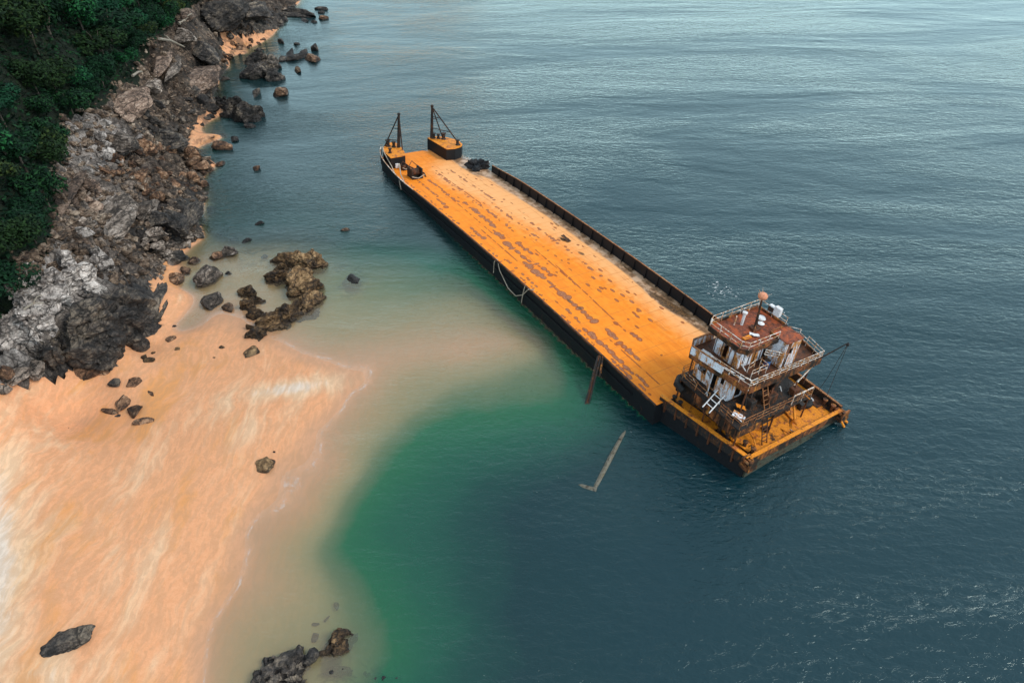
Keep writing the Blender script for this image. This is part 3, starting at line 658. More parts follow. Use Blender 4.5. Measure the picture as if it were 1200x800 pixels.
for i in range(24):
    s = 10 + i*1.95; sm = MB(); sm.hexa([(s, 12.62, 0), (s+.06, 12.62, 0), (s+.06, 12.85, 0), (s, 12.85, 0), (s, 12.8, 1.1), (s+.06, 12.8, 1.1), (s+.06, 12.88, 1.1), (s, 12.88, 1.1)])
    sm.build('bracket', M_HULL, bul)

# stern block
AFT = [(7.8, .9), (-1.1, 2.3), (-.9, 14.75), (4.4, 14.6), (8.3, 13.02), (8.3, .9)]
mb = MB(); mb.prism([(7.8, .95), (-.9, 2.4), (-.75, 14.1), (4.3, 14.1), (8.4, 12.9), (8.4, .95)], -3.4, -.06); mb.build('stern_hull', M_HULL, barge)
mb = MB(); mb.prism([(7.9, .95), (-.95, 2.4), (-.8, 14.1), (4.3, 14.1), (7.28, 13.0), (7.28, .95)][:6], -.055, .0); mb.build('afterdeck', M_ORG, barge)
def strip(pts, lo, hi, th, name, mat, parent=barge, lean=0):
    mb = MB()
    for (a, b2), (c1, d1) in zip(pts[:-1], pts[1:]): mb.wall((a, b2), (c1, d1), lo, hi, th)
    return mb.build(name, mat, parent)
sb = strip([(7.75, .88), (-1.05, 2.32)], -.5, .48, .12, 'stern_bulwark', M_DARK)
mb = MB(); mb.wall((7.75, .88), (-1.05, 2.32), .484, .56, .38); mb.build('cap_rail', M_ORG, sb)
sb = strip([(-1.05, 2.42), (-.9, 14.15)], -.55, .42, .12, 'stern_bulwark', M_ORGD)
mb = MB(); mb.wall((-1.05, 2.42), (-.9, 14.15), .424, .5, .34); mb.build('cap_rail', M_ORG, sb)
sb = strip([(-.8, 14.22), (4.4, 14.22), (8.2, 13.06)], -.5, .75, .12, 'stern_bulwark', M_DARK)
mb = MB(); mb.wall((-.8, 14.22), (4.4, 14.22), .754, .82, .22); mb.wall((4.45, 14.2), (8.2, 13.06), .754, .82, .22); mb.build('cap_rail', M_RAILR, sb)
mb = MB(); mb.wall((-1.0, 2.6), (-.86, 13.9), -1.9, -.62, .2); mb.build('transom_plate', M_GREEN, barge)
mb = MB(); mb.wall((-1.16, 2.6), (-1.0, 13.9), -1.25, -1.05, .16); mb.build('transom_fender', M_GREEN, barge)
# rusty ribs and stains of the port stern side
for i in range(7):
    s = 7 - i*1.15; vv = .88 + (7.75-s)*.1636 - .1
    mb = MB(); mb.hexa([(s, vv, -.9), (s+.14, vv, -.9), (s+.14, vv+.15, -.9), (s, vv+.15, -.9), (s, vv-.05, .4), (s+.14, vv-.05, .4), (s+.14, vv+.1, .4), (s, vv+.1, .4)]); mb.build('rib', M_RUST, barge)

def lathe(mb, s, v, prof, k=12):
    n0 = len(mb.V)
    for r, h in prof:
        for j in range(k): mb.V.append(mb.f(s+r*math.cos(2*math.pi*j/k), v+r*math.sin(2*math.pi*j/k), h))
    for i in range(len(prof)-1):
        for j in range(k): mb.F.append((n0+i*k+j, n0+i*k+(j+1) % k, n0+(i+1)*k+(j+1) % k, n0+(i+1)*k+j))
    mb.F += [tuple(range(n0, n0+k)), tuple(range(n0+len(prof)*k-1, n0+(len(prof)-1)*k-1, -1))]
def bollard(s, v, w0, mat=M_RUST, parent=barge, sc=1.0):
    mb = MB(); mb.box(s-.75*sc, s+.75*sc, v-.25*sc, v+.25*sc, w0, w0+.08)
    b0 = mb.build('bollard', mat, parent)
    for q in (-.42, .42):
        mb = MB(); lathe(mb, s+q*sc, v, [(.17*sc, w0+.08), (.15*sc, w0+.62*sc), (.23*sc, w0+.64*sc), (.23*sc, w0+.72*sc)]); mb.build('bitt', mat, b0)
bollard(-.2, 3.3, 0.0, M_ORGD); bollard(.1, 13.8, 0, M_ORGD); bollard(6.6, 1.75, 0.0, M_DARK, sc=.9); bollard(2.0, 2.7, 0, M_DARK)
# roller fairleads hanging over both stern corners
for s, v in ((-1.25, 2.25), (-1.05, 14.1)):
    mb = MB(); mb.box(s-.5, s+.5, v-.5, v+.5, -.35, .02); mb.box(s-.45, s-.3, v-.45, v+.45, .03, .7); mb.box(s+.3, s+.45, v-.45, v+.45, .03, .6); fl_ = mb.build('fairlead', M_ORGD, barge)
    for q in (-.25, .1, .35):
        mb = MB(); mb.tube([(s-.28, v+q, .3), (s+.28, v+q, .3)], .11, 10); mb.build('roller', M_RAILR, fl_)
mb = MB(); mb.tube([(-1.2, 14.1, -.2), (-1.6, 14.6, -.6), (-1.2, 14.9, -.9), (-.7, 14.8, -.5)], .12, 8); mb.tube([(-1.4, 13.7, -.1), (-1.8, 14.0, -.7), (-1.4, 14.4, -1.0)], .1, 8); mb.build('bent_pipe', M_ORG, barge)

# hatch coaming and odds on the afterdeck
mb = MB(); mb.box(4.1, 6.4, 11.0, 13.2, .0, .16); mb.build('hatch', M_ORG, barge, bevel=.03)
mb = MB(); mb.box(.5, 1.9, 12.9, 14.2, 0, .1); mb.build('hatch', M_RUST, barge)
mb = MB(); mb.tube([(.3, 9.2, .02), (.2, 9.3, .6), (1.6, 10.4, 1.5), (2.3, 10.8, 1.6)], .1, 8); mb.tube([(-.4, 9.0, .5), (.6, 9.6, .1), (1.8, 9.9, .15)], .09, 8); mb.build('bent_pipe', M_ORG, barge)
mb = MB(); mb.tube([(-.3, 4.2, .03), (.2, 4.4, .35), (.9, 4.6, .5), (1.3, 5.4, .45), (1.2, 6.0, .1)], .07, 6); mb.build('bent_pipe', M_ORG, barge)
mb = MB(); mb.hexa([(-.5, 2.9, .35), (1.4, 2.9, .1), (1.4, 3.5, .1), (-.5, 3.7, .12), (-.5, 2.9, .4), (1.4, 2.9, .16), (1.4, 3.5, .16), (-.5, 3.7, .18)]); mb.build('deck_plate', M_ORG, barge)
for i, (s, v) in enumerate([(1.9, 5.6), (2.4, 7.0), (1.0, 11.2), (.6, 6.3)]):
    mb = MB(); a = .35+.1*(i % 2); mb.box(s, s+a, v, v+a*1.4, 0, .25+.2*(i % 3)); mb.build('vent_box', M_RUST if i % 2 else M_DARK, barge, bevel=.02)

# --- lowest storey of the deckhouse: dark rusty walls under the first gallery
hs = MB()
hs.wall((7.2, 2.75), (1.3, 3.7), .0, 2.3, .1, [(1.6, 2.4, .1, 1.9), (4.2, 4.9, .2, 1.9)])
hs.wall((1.3, 3.75), (1.5, 10.4), .0, 2.3, .1, [(.9, 1.8, .1, 1.95), (3.6, 4.5, .1, 1.95), (5.2, 6.0, .9, 1.5)])
hs.wall((1.55, 10.4), (7.2, 10.4), .0, 2.3, .1, [(2, 2.8, .1, 1.9)]); hs.wall((7.25, 10.4), (7.25, 2.8), .0, 2.3, .1)
h0 = hs.build('deckhouse_wall', M_DARK, barge)
sk = MB(); sk.wall((5.2, 2.02), (.3, 2.02), 1.35, 2.28, .06); sk.wall((.3, 2.1), (.3, 4.6), 1.6, 2.28, .06); sk.build('gallery_skirt', M_ORGD, barge)
for i in range(9):
    s = 5.0-i*.56; mb = MB(); mb.box(s, s+.07, 1.92, 1.985, 1.3, 2.28); mb.build('stiffener', M_RUST, barge)
GA = [(7.5, 2.5), (7.1, 2.0), (.3, 2.0), (.3, 10.8), (7.5, 10.8)]
mb = MB(); mb.prism(GA, 2.3, 2.42); ga = mb.build('gallery_deck', M_DARK, barge)
for s, v in ((.45, 2.15), (.45, 6.4), (.45, 10.65), (7.2, 2.3), (3.9, 2.15)):
    mb = MB(); mb.tube([(s, v, 0), (s, v, 2.3)], .07, 6); mb.build('pillar', M_RUST, barge)
rail([(7.4, 3.6, 2.42), (7.35, 2.4, 2.42), (6.95, 2.1, 2.42), (5.4, 2.08, 2.42)], .95, M_RAILR, barge, rungs=(.4, .7, 1.0), bent=.03, seed=3)
rail([(5.4, 2.08, 2.42), (3.9, 2.08, 2.42)], .9, M_RAILR, barge, rungs=(.45, .95), bent=.12, seed=14)
rail([(2.6, 2.08, 2.42), (.38, 2.08, 2.42), (.38, 10.72, 2.42)], .95, M_RAILR, barge, rungs=(.35, .65, 1.0), step=.85, bent=.08, seed=5)
rail([(.36, 8.2, 2.42), (.36, 10.7, 2.42)], 1.08, M_RAIL, barge, rungs=(.9, 1.0), bent=.01, seed=6)
# heavy fender rolls at the forward port corner of the gallery
mb = MB(); mb.tube([(7.7, 4.4, 1.7), (7.75, 2.7, 1.7), (7.25, 1.95, 1.7), (6.3, 1.85, 1.65)], .3, 9); mb.build('fender', M_RUBBER, barge)
mb = MB(); mb.tube([(7.6, 4.2, 1.1), (7.6, 2.8, 1.1), (7.15, 2.3, 1.0)], .3, 9); mb.build('fender', M_RUBBER, barge)

# --- first cabin
c1 = MB()
c1.wall((7.0, 3.35), (3.25, 3.55), 2.42, 4.85, .08, [(.5, 1.15, 1.0, 1.75), (1.7, 2.35, .1, 1.95), (2.75, 3.1, 1.15, 1.75)])
c1.wall((3.25, 3.62), (3.25, 9.4), 2.42, 4.85, .08, [(.7, 1.5, .1, 2.0), (2.2, 3.0, 1.0, 1.7), (3.8, 4.6, .1, 2.0)])
c1.wall((3.3, 9.4), (7.0, 9.4), 2.42, 4.85, .08, [(1.2, 2.0, .1, 1.95)]); c1.wall((7.0, 9.35), (7.0, 3.4), 2.42, 4.85, .08, [(1, 1.8, 1, 1.7), (3.6, 4.4, 1, 1.7)])
cab = c1.build('cabin_wall', M_WHITE, barge)
mb = MB(); mb.wall((6.53, 3.30), (5.82, 3.34), 3.35, 3.42, .06); mb.wall((6.53, 3.30), (5.82, 3.34), 4.18, 4.24, .06); mb.wall((6.57, 3.298), (6.5, 3.302), 3.34, 4.25, .055); mb.wall((5.86, 3.338), (5.79, 3.342), 3.34, 4.25, .055); mb.build('window_frame', M_RUST, cab)
mb = MB(); mb.hexa([(5.3, 3.35, 2.45), (4.75, 3.0, 2.45), (4.77, 2.96, 2.45), (5.3, 3.30, 2.45), (5.3, 3.35, 4.35), (4.75, 3.0, 4.35), (4.77, 2.96, 4.35), (5.3, 3.30, 4.35)]); mb.build('door', M_WHITE, cab)
# clutter under the bridge deck: machinery seen in the open after part of the gallery
for i, (s, v, a, b2, h) in enumerate([(1.6, 4.6, .9, .7, .7), (1.2, 6.2, .7, 1.1, .9), (2.0, 7.8, .8, .6, 1.3), (1.0, 9.2, .6, .8, .6), (2.3, 5.4, .5, .5, 1.5)]):
    mb = MB(); mb.box(s, s+a, v, v+b2, 2.43, 2.43+h); mb.tube([(s+a/2, v+b2/2, 2.43+h), (s+a/2+.2, v+b2/2+.3, 2.43+h+.4)], .08, 6)
    mb.build('machinery', M_RUST if i % 2 else M_DARK, barge, bevel=.04)
for s, v in ((1.75, 3.6), (1.75, 7.2), (1.75, 11.4), (6.9, 2.7)):
    mb = MB(); mb.tube([(s, v, 2.42), (s, v, 4.85)], .07, 6); mb.build('pillar', M_RUST, barge)
for i in range(16):
    s, v, w0 = [(rnd.uniform(.5, 2.9), rnd.uniform(2.3, 10.2), 2.45), (rnd.uniform(1.7, 3.6), rnd.uniform(3.6, 7.4), 5.03), (rnd.uniform(-.4, .3), rnd.uniform(3.0, 8.6), .03), (rnd.uniform(4.5, 6.8), rnd.uniform(2.25, 3.1), 2.45)][i % 4]
    a = rnd.uniform(0, 6.28); L = rnd.uniform(.5, 1.5); dx, dy = math.cos(a)*L, math.sin(a)*L*.6
    mb = MB(); mb.tube([(s, v, w0), (s+dx*.5, v+dy*.5, w0+rnd.uniform(.05, .6)), (s+dx, v+dy, w0+rnd.uniform(.02, .35))], rnd.uniform(.025, .06), 5)
    mb.build('bent_bar', [M_RAIL, M_RUST, M_ORG, M_PALE, M_DARK][i % 5], barge)
for pts_ in ([(1.5, 3.3, 4.8), (1.1, 3.1, 3.6), (.6, 2.5, 2.6)], [(1.4, 8.0, 4.75), (.9, 8.3, 3.2), (.3, 8.1, 2.3), (-.2, 8.2, .6)], [(3.0, 3.9, 7.3), (2.9, 3.7, 6.2), (3.2, 3.5, 5.1)]):
    mb = MB(); mb.tube(pts_, .022, 4); mb.build('hanging_cable', M_DARK, barge)
# inclined ladder from the afterdeck to the gallery, from gallery to bridge deck
def ladder(p, q, wid, n, mat, name='ladder', axis=(0, 1)):
    mb = MB(); P_, Q_ = Vector(p), Vector(q); o = Vector((axis[0]*wid/2, axis[1]*wid/2, 0))
    for sg in (-1, 1): mb.tube([tuple(P_+o*sg), tuple(Q_+o*sg)], .05, 5)
    for i in range(1, n):
        c_ = P_.lerp(Q_, i/n); mb.tube([tuple(c_-o), tuple(c_+o)], .04, 5)
    return mb.build(name, mat, barge)
ladder((1.0, 6.0, 2.42), (2.2, 6.0, 4.9), .6, 7, M_RAILR); ladder((-.3, 5.2, .0), (.3, 5.0, 2.35), .6, 7, M_RUST)
ladder((3.0, .9, 2.75), (3.35, 2.75, 3.55), .75, 4, M_PALE, name='gangway_ladder', axis=(1, 0))
mb = MB(); mb.tube([(3.2, 2.7, 2.45), (3.3, 2.7, 3.5)], .04, 5); mb.build('prop', M_PALE, barge)

# --- bridge deck with its side wings and low plating
BD = [(1.5, 3.3), (7.0, 2.35), (7.6, 3.1), (7.7, 9.6), (4.3, 12.6), (1.4, 12.0)]
mb = MB(); mb.prism(BD, 4.88, 5.0); mb.build('bridge_deck', M_RUST, barge)
loop = [(3.9, 2.88), (7.0, 2.35), (7.6, 3.1), (7.65, 5.6)]
mb = MB()
for a, b2 in zip(loop[:-1], loop[1:]): mb.wall(a, b2, 5.0, 5.75, .07)
bb2 = mb.build('wing_plating', M_WHITE, barge)
mb = MB()
for a, b2 in zip(loop[:-1], loop[1:]): mb.wall(a, b2, 4.6, 4.995, .16)
mb.wall((3.9, 2.86), (1.5, 3.27), 4.7, 5.25, .09); mb.wall((1.47, 3.4), (1.37, 12.0), 4.7, 5.3, .09); mb.wall((1.45, 12.05), (4.3, 12.64), 4.7, 5.25, .09)
mb.build('deck_edge_plating', M_ORGD, barge)
mb = MB()
for a, b2 in zip(loop[:-1], loop[1:]): mb.wall(a, b2, 5.754, 5.82, .16)
mb.build('cap_rail', M_RAILR, bb2)
rail([(5.2, 2.66, 5.0), (1.5, 3.3, 5.0)], 1.0, M_RAIL, barge, rungs=(.6, 1.0), bent=.02, seed=7, step=.9)
rail([(1.5, 3.3, 5.0), (1.4, 12.0, 5.0)], 1.0, M_RAIL, barge, rungs=(.5, .75, 1.0), bent=.02, seed=8, step=.9)
rail([(1.4, 12.0, 5.0), (4.3, 12.6, 5.0), (6.6, 10.6, 5.0)], 1.0, M_RAIL, barge, rungs=(.35, .68, 1.0), bent=.02, seed=9)
rail([(2.4, 4.5, 5.0), (2.4, 6.3, 5.0), (3.1, 6.3, 5.0)], .9, M_RAIL, barge, rungs=(.6, 1.0), bent=.03, seed=10, step=.9)
rail([(3.1, 4.9, 5.0), (3.3, 5.9, 5.0)], .85, M_RAIL, barge, rungs=(.5, 1.0), bent=.05, seed=11)
# slanting braces under the starboard wing
for s, v in ((1.6, 10.9), (4.0, 11.2)):
    mb = MB(); mb.tube([(s, v-1.6, 2.5), (s, v+1.0, 4.85)], .08, 6); mb.build('wing_brace', M_RAIL, barge)
# --- wheelhouse
wh = MB()
wh.wall((6.45, 4.4), (3.85, 4.4), 5.0, 7.3, .08, [(.95, 1.4, .15, 1.9), (1.75, 2.05, 1.35, 1.85)])
wh.wall((3.85, 4.48), (3.85, 8.7), 5.0, 7.3, .08, [(.5, 1.0, 1.3, 1.85), (1.5, 2.2, 1.3, 1.85), (2.75, 3.3, .1, 1.95)])
wh.wall((3.9, 8.7), (6.45, 8.7), 5.0, 7.3, .08, [(1, 1.7, .1, 1.95)]); wh.wall((6.45, 8.62), (6.45, 4.44), 5.0, 7.3, .08, [(.4, 1.2, 1.2, 1.9), (1.6, 2.6, 1.2, 1.9), (3.0, 3.8, 1.2, 1.9)])
whl = wh.build('wheelhouse_wall', M_WHITE, barge)
for i in range(6):
    mb = MB(); q = 4.9+i*.68; mb.box(3.765, 3.806, q, q+.05, 5.05, 7.25); mb.build('wall_batten', M_ORGD, whl)
for q in (6.3, 5.6, 4.75, 4.3):
    mb = MB(); mb.box(q, q+.05, 4.315, 4.356, 5.05, 7.25); mb.build('wall_batten', M_ORGD, whl)
mb = MB(); mb.wall((3.8, 4.36), (2.6, 4.9), 5.0, 5.02, .1); mb.build('door_sill', M_RUST, whl)
RF = [(3.5, 3.55), (6.75, 3.45), (7.0, 3.9), (7.05, 9.6), (4.03, 9.7), (4.0, 7.7), (3.05, 7.6), (3.0, 4.0)]
mb = MB(); mb.prism(RF, 7.3, 7.42); rf = mb.build('roof', M_ROOF, barge)
mb = MB()
for a, b2 in zip(RF, RF[1:]+RF[:1]): mb.wall(a, b2, 7.16, 7.62, .09)
mb.build('fascia', M_ORGD, rf)
rail([(3.05, 7.5, 7.42), (3.05, 4.05, 7.42), (3.5, 3.6, 7.42), (6.75, 3.5, 7.42), (6.98, 3.95, 7.42), (7.0, 9.55, 7.42), (4.1, 9.62, 7.42)], .85, M_RAIL, barge, rungs=(.55, 1.0), bent=.015, seed=12, step=1.2)
# funnel casing joined to the wheelhouse
cs = MB()
cs.wall((3.75, 7.78), (2.3, 7.78), 5.0, 7.46, .07); cs.wall((2.3, 7.85), (2.3, 9.6), 5.0, 7.46, .07, [(.55, .95, 1.2, 1.8)]); cs.wall((2.3, 9.62), (3.9, 9.62), 5.0, 7.46, .07); cs.wall((3.95, 9.58), (3.95, 8.78), 5.0, 7.46, .07)
cas = cs.build('casing_wall', M_WHITE, barge)
mb = MB(); mb.box(2.2, 3.98, 7.72, 9.72, 7.465, 7.54); mb.build('casing_top', M_ROOF, cas)
for s, v in ((2.225, 8.05), (2.225, 8.25)):
    mb = MB(); mb.box(s, s+.03, v, v+.1, 5.05, 7.4); mb.build('rust_batten', M_ORGD, cas)
# white lattice of a fallen railing between casing and wheelhouse
rail([(3.2, 6.6, 6.2), (2.2, 8.0, 6.0)], .5, M_RAIL, barge, rungs=(0.02, .5, 1.0), bent=.05, seed=13, step=.6)
# mast with lamp drum, leaning a little
mb = MB(); mb.tube([(4.95, 6.9, 7.42), (5.25, 7.05, 10.1)], .12, 8, .07); mast = mb.build('signal_mast', M_ORGD, barge)
mb = MB(f=lambda x, y, z: bp(5.27+x, 7.06+y, 10.1+z)); lathe(mb, 0, 0, [(.1, 0), (.36, .08), (.4, .3), (.28, .46), (.08, .5)]); mb.build('lamp_drum', paint_mat('faded_pink_lamp', (.62, .26, .15), rust=(.4, .14, .06), amount=.3, scale=2), mast, smooth=True)
for dx, dy in ((.5, .4), (-.5, .3), (.1, -.6), (-.3, -.3), (.35, -.2)):
    mb = MB(); mb.tube([(5.27, 7.06, 10.2), (5.27+dx, 7.06+dy, 10.75)], .018, 4); mb.build('antenna', M_RAIL, mast)
mb = MB(); mb.tube([(4.95, 6.9, 7.9), (4.55, 6.3, 7.43)], .05, 6); mb.tube([(5.0, 6.95, 8.3), (5.3, 7.6, 7.43)], .05, 6); mb.build('mast_stay', M_ORGD, mast)
mb = MB(); mb.box(4.6, 5.3, 6.5, 7.3, 7.43, 7.62); mb.build('mast_base', M_RUST, mast, bevel=.03)
# roof fittings
mb = MB(); lathe(mb, 5.85, 6.3, [(.12, 7.42), (.12, 8.5), (.2, 8.52), (.22, 8.66), (.05, 8.72)]); mb.build('vent_pipe', M_PALE, rf)
mb = MB(); lathe(mb, 6.1, 5.7, [(.05, 7.42), (.05, 8.3)]); mb.build('vent_pipe', M_RAIL, rf)
mb = MB(); mb.box(4.7, 5.3, 9.2, 9.6, 7.95, 8.75); mb.box(5.3, 5.9, 9.25, 9.6, 7.95, 8.55); mb.build('equipment_box', M_PALE, rf, bevel=.04)
mb = MB(); mb.box(5.35, 5.85, 9.18, 9.245, 8.05, 8.45); mb.build('box_opening', M_DARK, rf)
mb = MB(); lathe(mb, 5.7, 8.5, [(.3, 7.44), (.38, 7.5), (.3, 7.62), (.05, 7.64)]); mb.build('light_dome', M_PALE, rf)
mb = MB(); lathe(mb, 5.2, 7.9, [(.2, 7.44), (.3, 7.5), (.1, 7.6)]); mb.build('light_dome', M_PALE, rf)
mb = MB(); mb.box(4.2, 4.5, 4.9, 5.7, 7.43, 7.55); mb.build('hatch_lid', M_ORG, rf)
# davit at the starboard after corner
mb = MB(); A_, Bt = (1.5, 11.7, 5.1), (.55, 13.6, 6.9); mb.tube([(1.6, 11.6, 4.3), A_, Bt], .09, 7, .05); dv = mb.build('davit', M_DARK, barge)
mb = MB(); mb.tube([Bt, (.9, 13.3, 3.0), (1.3, 13.0, .1)], .02, 4); mb.build('davit_cable', M_DARK, dv)
mb = MB(); mb.tube([Bt, (.5, 13.6, 3.2), (.4, 13.5, .1)], .02, 4); mb.build('davit_cable', M_DARK, dv)
mb = MB(); lathe(mb, .55, 13.6, [(.02, 6.55), (.12, 6.6), (.12, 6.8), (.02, 6.85)]); mb.build('pulley_block', M_DARK, dv)

# --- bow: two raised forecastle blocks with sheerlegs, gunwale and winches
PB = [(64.2, .62), (64.3, 2.9), (65.5, 3.4), (69.2, 4.1), (70.2, 3.9), (70.4, 3.4), (70.0, 2.5), (69.2, 1.75), (68.2, 1.15), (66.8, .8)]
mb = MB(); mb.prism(PB, -.6, 1.52); pbk = mb.build('forecastle', M_HULL, barge)
mb = MB(); mb.prism(PB, 1.525, 1.6); mb.build('forecastle_deck', M_ORG, pbk)
SBk = [(64.0, 9.3), (63.7, 10.6), (64.1, 11.8), (65.0, 12.5), (66.2, 12.7), (67.6, 12.5), (68.9, 11.9), (69.8, 11.0), (70.2, 10.0), (69.9, 9.1)]
mb = MB(); mb.prism(SBk, -1.4, 1.62); sbk = mb.build('forecastle', M_HULL, barge)
mb = MB(); mb.prism(SBk, 1.625, 1.7); mb.build('forecastle_deck', M_ORG, sbk)
# port gunwale sweeping up to the bow
gw = MB(); pts = []
for i in range(15):
    s = 55.5 + i; pts.append((s, port_edge(min(s, 69.5)) - .02, min(1.45, max(.06, .008*(s-55.5)**2))))
for a, c_ in zip(pts[:-1], pts[1:]):
    gw.hexa([(a[0], a[1]-.06, -.1), (c_[0], c_[1]-.06, -.1), (c_[0], c_[1]+.06, -.1), (a[0], a[1]+.06, -.1), (a[0], a[1]-.1, a[2]), (c_[0], c_[1]-.1, c_[2]), (c_[0], c_[1]+.02, c_[2]), (a[0], a[1]+.02, a[2])])
gun = gw.build('gunwale', M_HULL, barge)
mb = MB(); mb.tube([(a[0], a[1]-.04, a[2]+.05) for a in pts], .07, 6); mb.build('gunwale_lip', M_RAIL, gun)
for tb in ([(62, .15, .2), (63, .25, .75), (64.6, .5, 1.0), (66.5, .6, 1.7), (68.4, 1.2, 1.9)], [(60, -.02, .1), (59.6, -.12, -.6), (59.2, -.14, -1.2)], [(58.2, -.05, .1), (60.4, .4, .5), (62.6, 1.2, 1.2), (63.5, 1.8, .3)]):
    mb = MB(); mb.tube(tb, .07, 6); mb.build('mooring_rope', M_ROPE, barge)
def sheer(base, top, feet, rungs, w0):
    mb = MB(); mb.tube([base, top], .27, 8, .17); po = mb.build('sheerleg_post', M_DARK, barge)
    for k, ft in enumerate(feet):
        mb = MB(); mb.tube([top, ft], .095, 6); mb.build('stay', M_DARK, po)
    for k, q in rungs:
        ft = feet[k]; a = [top[i]+(ft[i]-top[i])*q for i in range(3)]; c_ = [base[i]+(top[i]-base[i])*(1-q) for i in range(3)]
        mb = MB(); mb.tube([tuple(a), tuple(c_)], .055, 5); mb.build('rung', M_DARK, po)
    mb = MB(); lathe(mb, top[0], top[1], [(.1, top[2]-.1), (.24, top[2]), (.24, top[2]+.2), (.1, top[2]+.3)], 8); mb.build('post_head', M_DARK, po)
sheer((67.9, 3.5, 1.6), (68.0, 3.75, 6.3), [(69.3, 1.9, 1.6), (66.6, 3.5, 1.6)], [(0, .42), (0, .78), (1, .6)], 1.6)
sheer((69.4, 9.6, 1.7), (69.5, 9.75, 6.4), [(64.6, 11.9, 1.7), (68.9, 11.2, 1.7)], [(1, .38), (0, .3), (0, .66)], 1.7)
for (s, v, w0, a) in [(69.0, 2.3, 1.6, .5), (68.3, 2.9, 1.6, .42), (66.2, 1.4, 1.6, .35), (68.8, 10.4, 1.7, .38), (68.2, 11.0, 1.7, .5), (64.9, 11.6, 1.7, .42), (69.3, 9.9, 1.7, .4)]:
    mb = MB(); lathe(mb, s, v, [(a*.8, w0), (a*.5, w0+.25), (a*.5, w0+a*1.6), (a*.8, w0+a*1.75), (a*.8, w0+a*2.0)], 10); mb.build('capstan', M_DARK, barge)
def winch(s, v, w0, k):
    mb = MB(); mb.box(s-k*.9, s+k*.9, v-k*.75, v+k*.75, w0, w0+.14); mb.box(s-k*.8, s+k*.8, v-k*.75, v-k*.6, w0+.142, w0+k*1.3); mb.box(s-k*.8, s+k*.8, v+k*.6, v+k*.75, w0+.142, w0+k*1.3)
    wn = mb.build('winch', M_DARK, barge)
    mb = MB(); mb.tube([(s, v-k*.6, w0+k*.7), (s, v+k*.6, w0+k*.7)], k*.48, 12); mb.build('drum', M_RUST, wn, smooth=True)
    mb = MB(); mb.tube([(s+k*.6, v-k*.6, w0+k*1.3), (s+k*.9, v, w0+k*1.9), (s+k*.6, v+k*.6, w0+k*1.3)], .06, 5); mb.build('handle', M_RUST, wn)
    mb = MB(); mb.tube([(s-k, v-k*.9, w0+.5), (s-k*1.1, v, w0+.2), (s-k, v+k*.9, w0+.55)], .06, 6); mb.build('rope', M_ROPE, wn)
winch(59.9, 2.3, .0, 1.05); winch(63.2, 2.2, .0, .55)
mb = MB(); mb.tube([(64.1, 3.2, .05), (60.4, 3.95, .1), (59.2, 3.6, .05)], .09, 6); mb.build('wire', M_DARK, barge)
mb = MB(); mb.box(63.9, 64.16, 1.2, 1.7, .05, .7); mb.build('locker', M_PALE, barge, bevel=.03)
# hanging rope along the port side
for tb in ([(34.2, .1, .06), (34.2, -.16, -.3), (34.25, -.16, -1.7)], [(34.0, .1, .08), (33.0, -.16, -.7), (31.0, -.2, -1.9), (29.4, -.2, -2.0), (28.2, -.16, -1.2), (27.3, -.1, .0), (26.8, .3, .08)], [(28.0, -.05, .05), (28.1, -.16, -.8), (28.3, -.16, -2.2)]):
    mb = MB(); mb.tube(tb, .055, 6); mb.build('mooring_rope', M_ROPE, barge)

# --- loose things lying on the barge
def loose(name, label, cat, s, v, w0, rz=0, group=None):
    e = bpy.data.objects.new(name, None); COL.objects.link(e)
    e.matrix_world = Matrix.Translation(bw(s, v, w0)) @ BM.to_3x3().to_4x4() @ Matrix.Rotation(rz, 4, 'Z')
    return tag(e, label, cat, group)
idf = lambda x, y, z: Vector((x, y, z))
def torus(mb, R_, r, z, k=20, m_=8, sq=1.0):
    n0 = len(mb.V)
    for i in range(k):
        a = 2*math.pi*i/k
        for j in range(m_):
            b_ = 2*math.pi*j/m_; rr_ = R_+r*math.cos(b_); mb.V.append(Vector((rr_*math.cos(a), rr_*math.sin(a), z+r*sq*math.sin(b_))))
    for i in range(k):
        for j in range(m_): mb.F.append((n0+i*m_+j, n0+((i+1) % k)*m_+j, n0+((i+1) % k)*m_+(j+1) % m_, n0+i*m_+(j+1) % m_))
ty = loose('tyre', 'big black tyre with a white-streaked rim lying on the orange afterdeck', 'tyre', 1.5, 12.2, .0)
mb = MB(idf); torus(mb, .55, .27, .27); mb.build('tread', M_RUBBER, ty, smooth=True)
mb = MB(idf)
for i in range(9):
    a = -2.1+i*.26; mb.tube([(.8*math.cos(a), .8*math.sin(a), .45), (.86*math.cos(a+.26), .86*math.sin(a+.26), .4)], .09, 5)
mb.build('rope_wrap', M_PALE, ty)
def sheet(name, label, cat, s, v, w0, rz, L, Wd, mat, tilt=.0):
    e = loose(name, label, cat, s, v, w0, rz); mb = MB(idf)
    nx, ny = 6, 4; rg = random.Random(int(s*10))
    zz_ = {(i, j): .05+rg.uniform(0, .09)+tilt*i/nx for i in range(nx+1) for j in range(ny+1)}
    for i in range(nx):
        for j in range(ny):
            q = [(i, j), (i+1, j), (i+1, j+1), (i, j+1)]
            mb.hexa([(a/nx*L-L/2, c_/ny*Wd-Wd/2, zz_[(a, c_)]) for a, c_ in q] + [(a/nx*L-L/2, c_/ny*Wd-Wd/2, zz_[(a, c_)]+.03) for a, c_ in q])
    o = mb.build('panel', mat, e)
    # weld the tiles into one buckled sheet
    bm = bmesh.new(); bm.from_mesh(o.data); bmesh.ops.remove_doubles(bm, verts=bm.verts, dist=.001); bm.to_mesh(o.data); bm.free()
    o.parent = None; o.matrix_world = e.matrix_world.copy(); o.name = name
    for k_ in ('label', 'category'): o[k_] = e[k_]
    bpy.data.objects.remove(e); return o
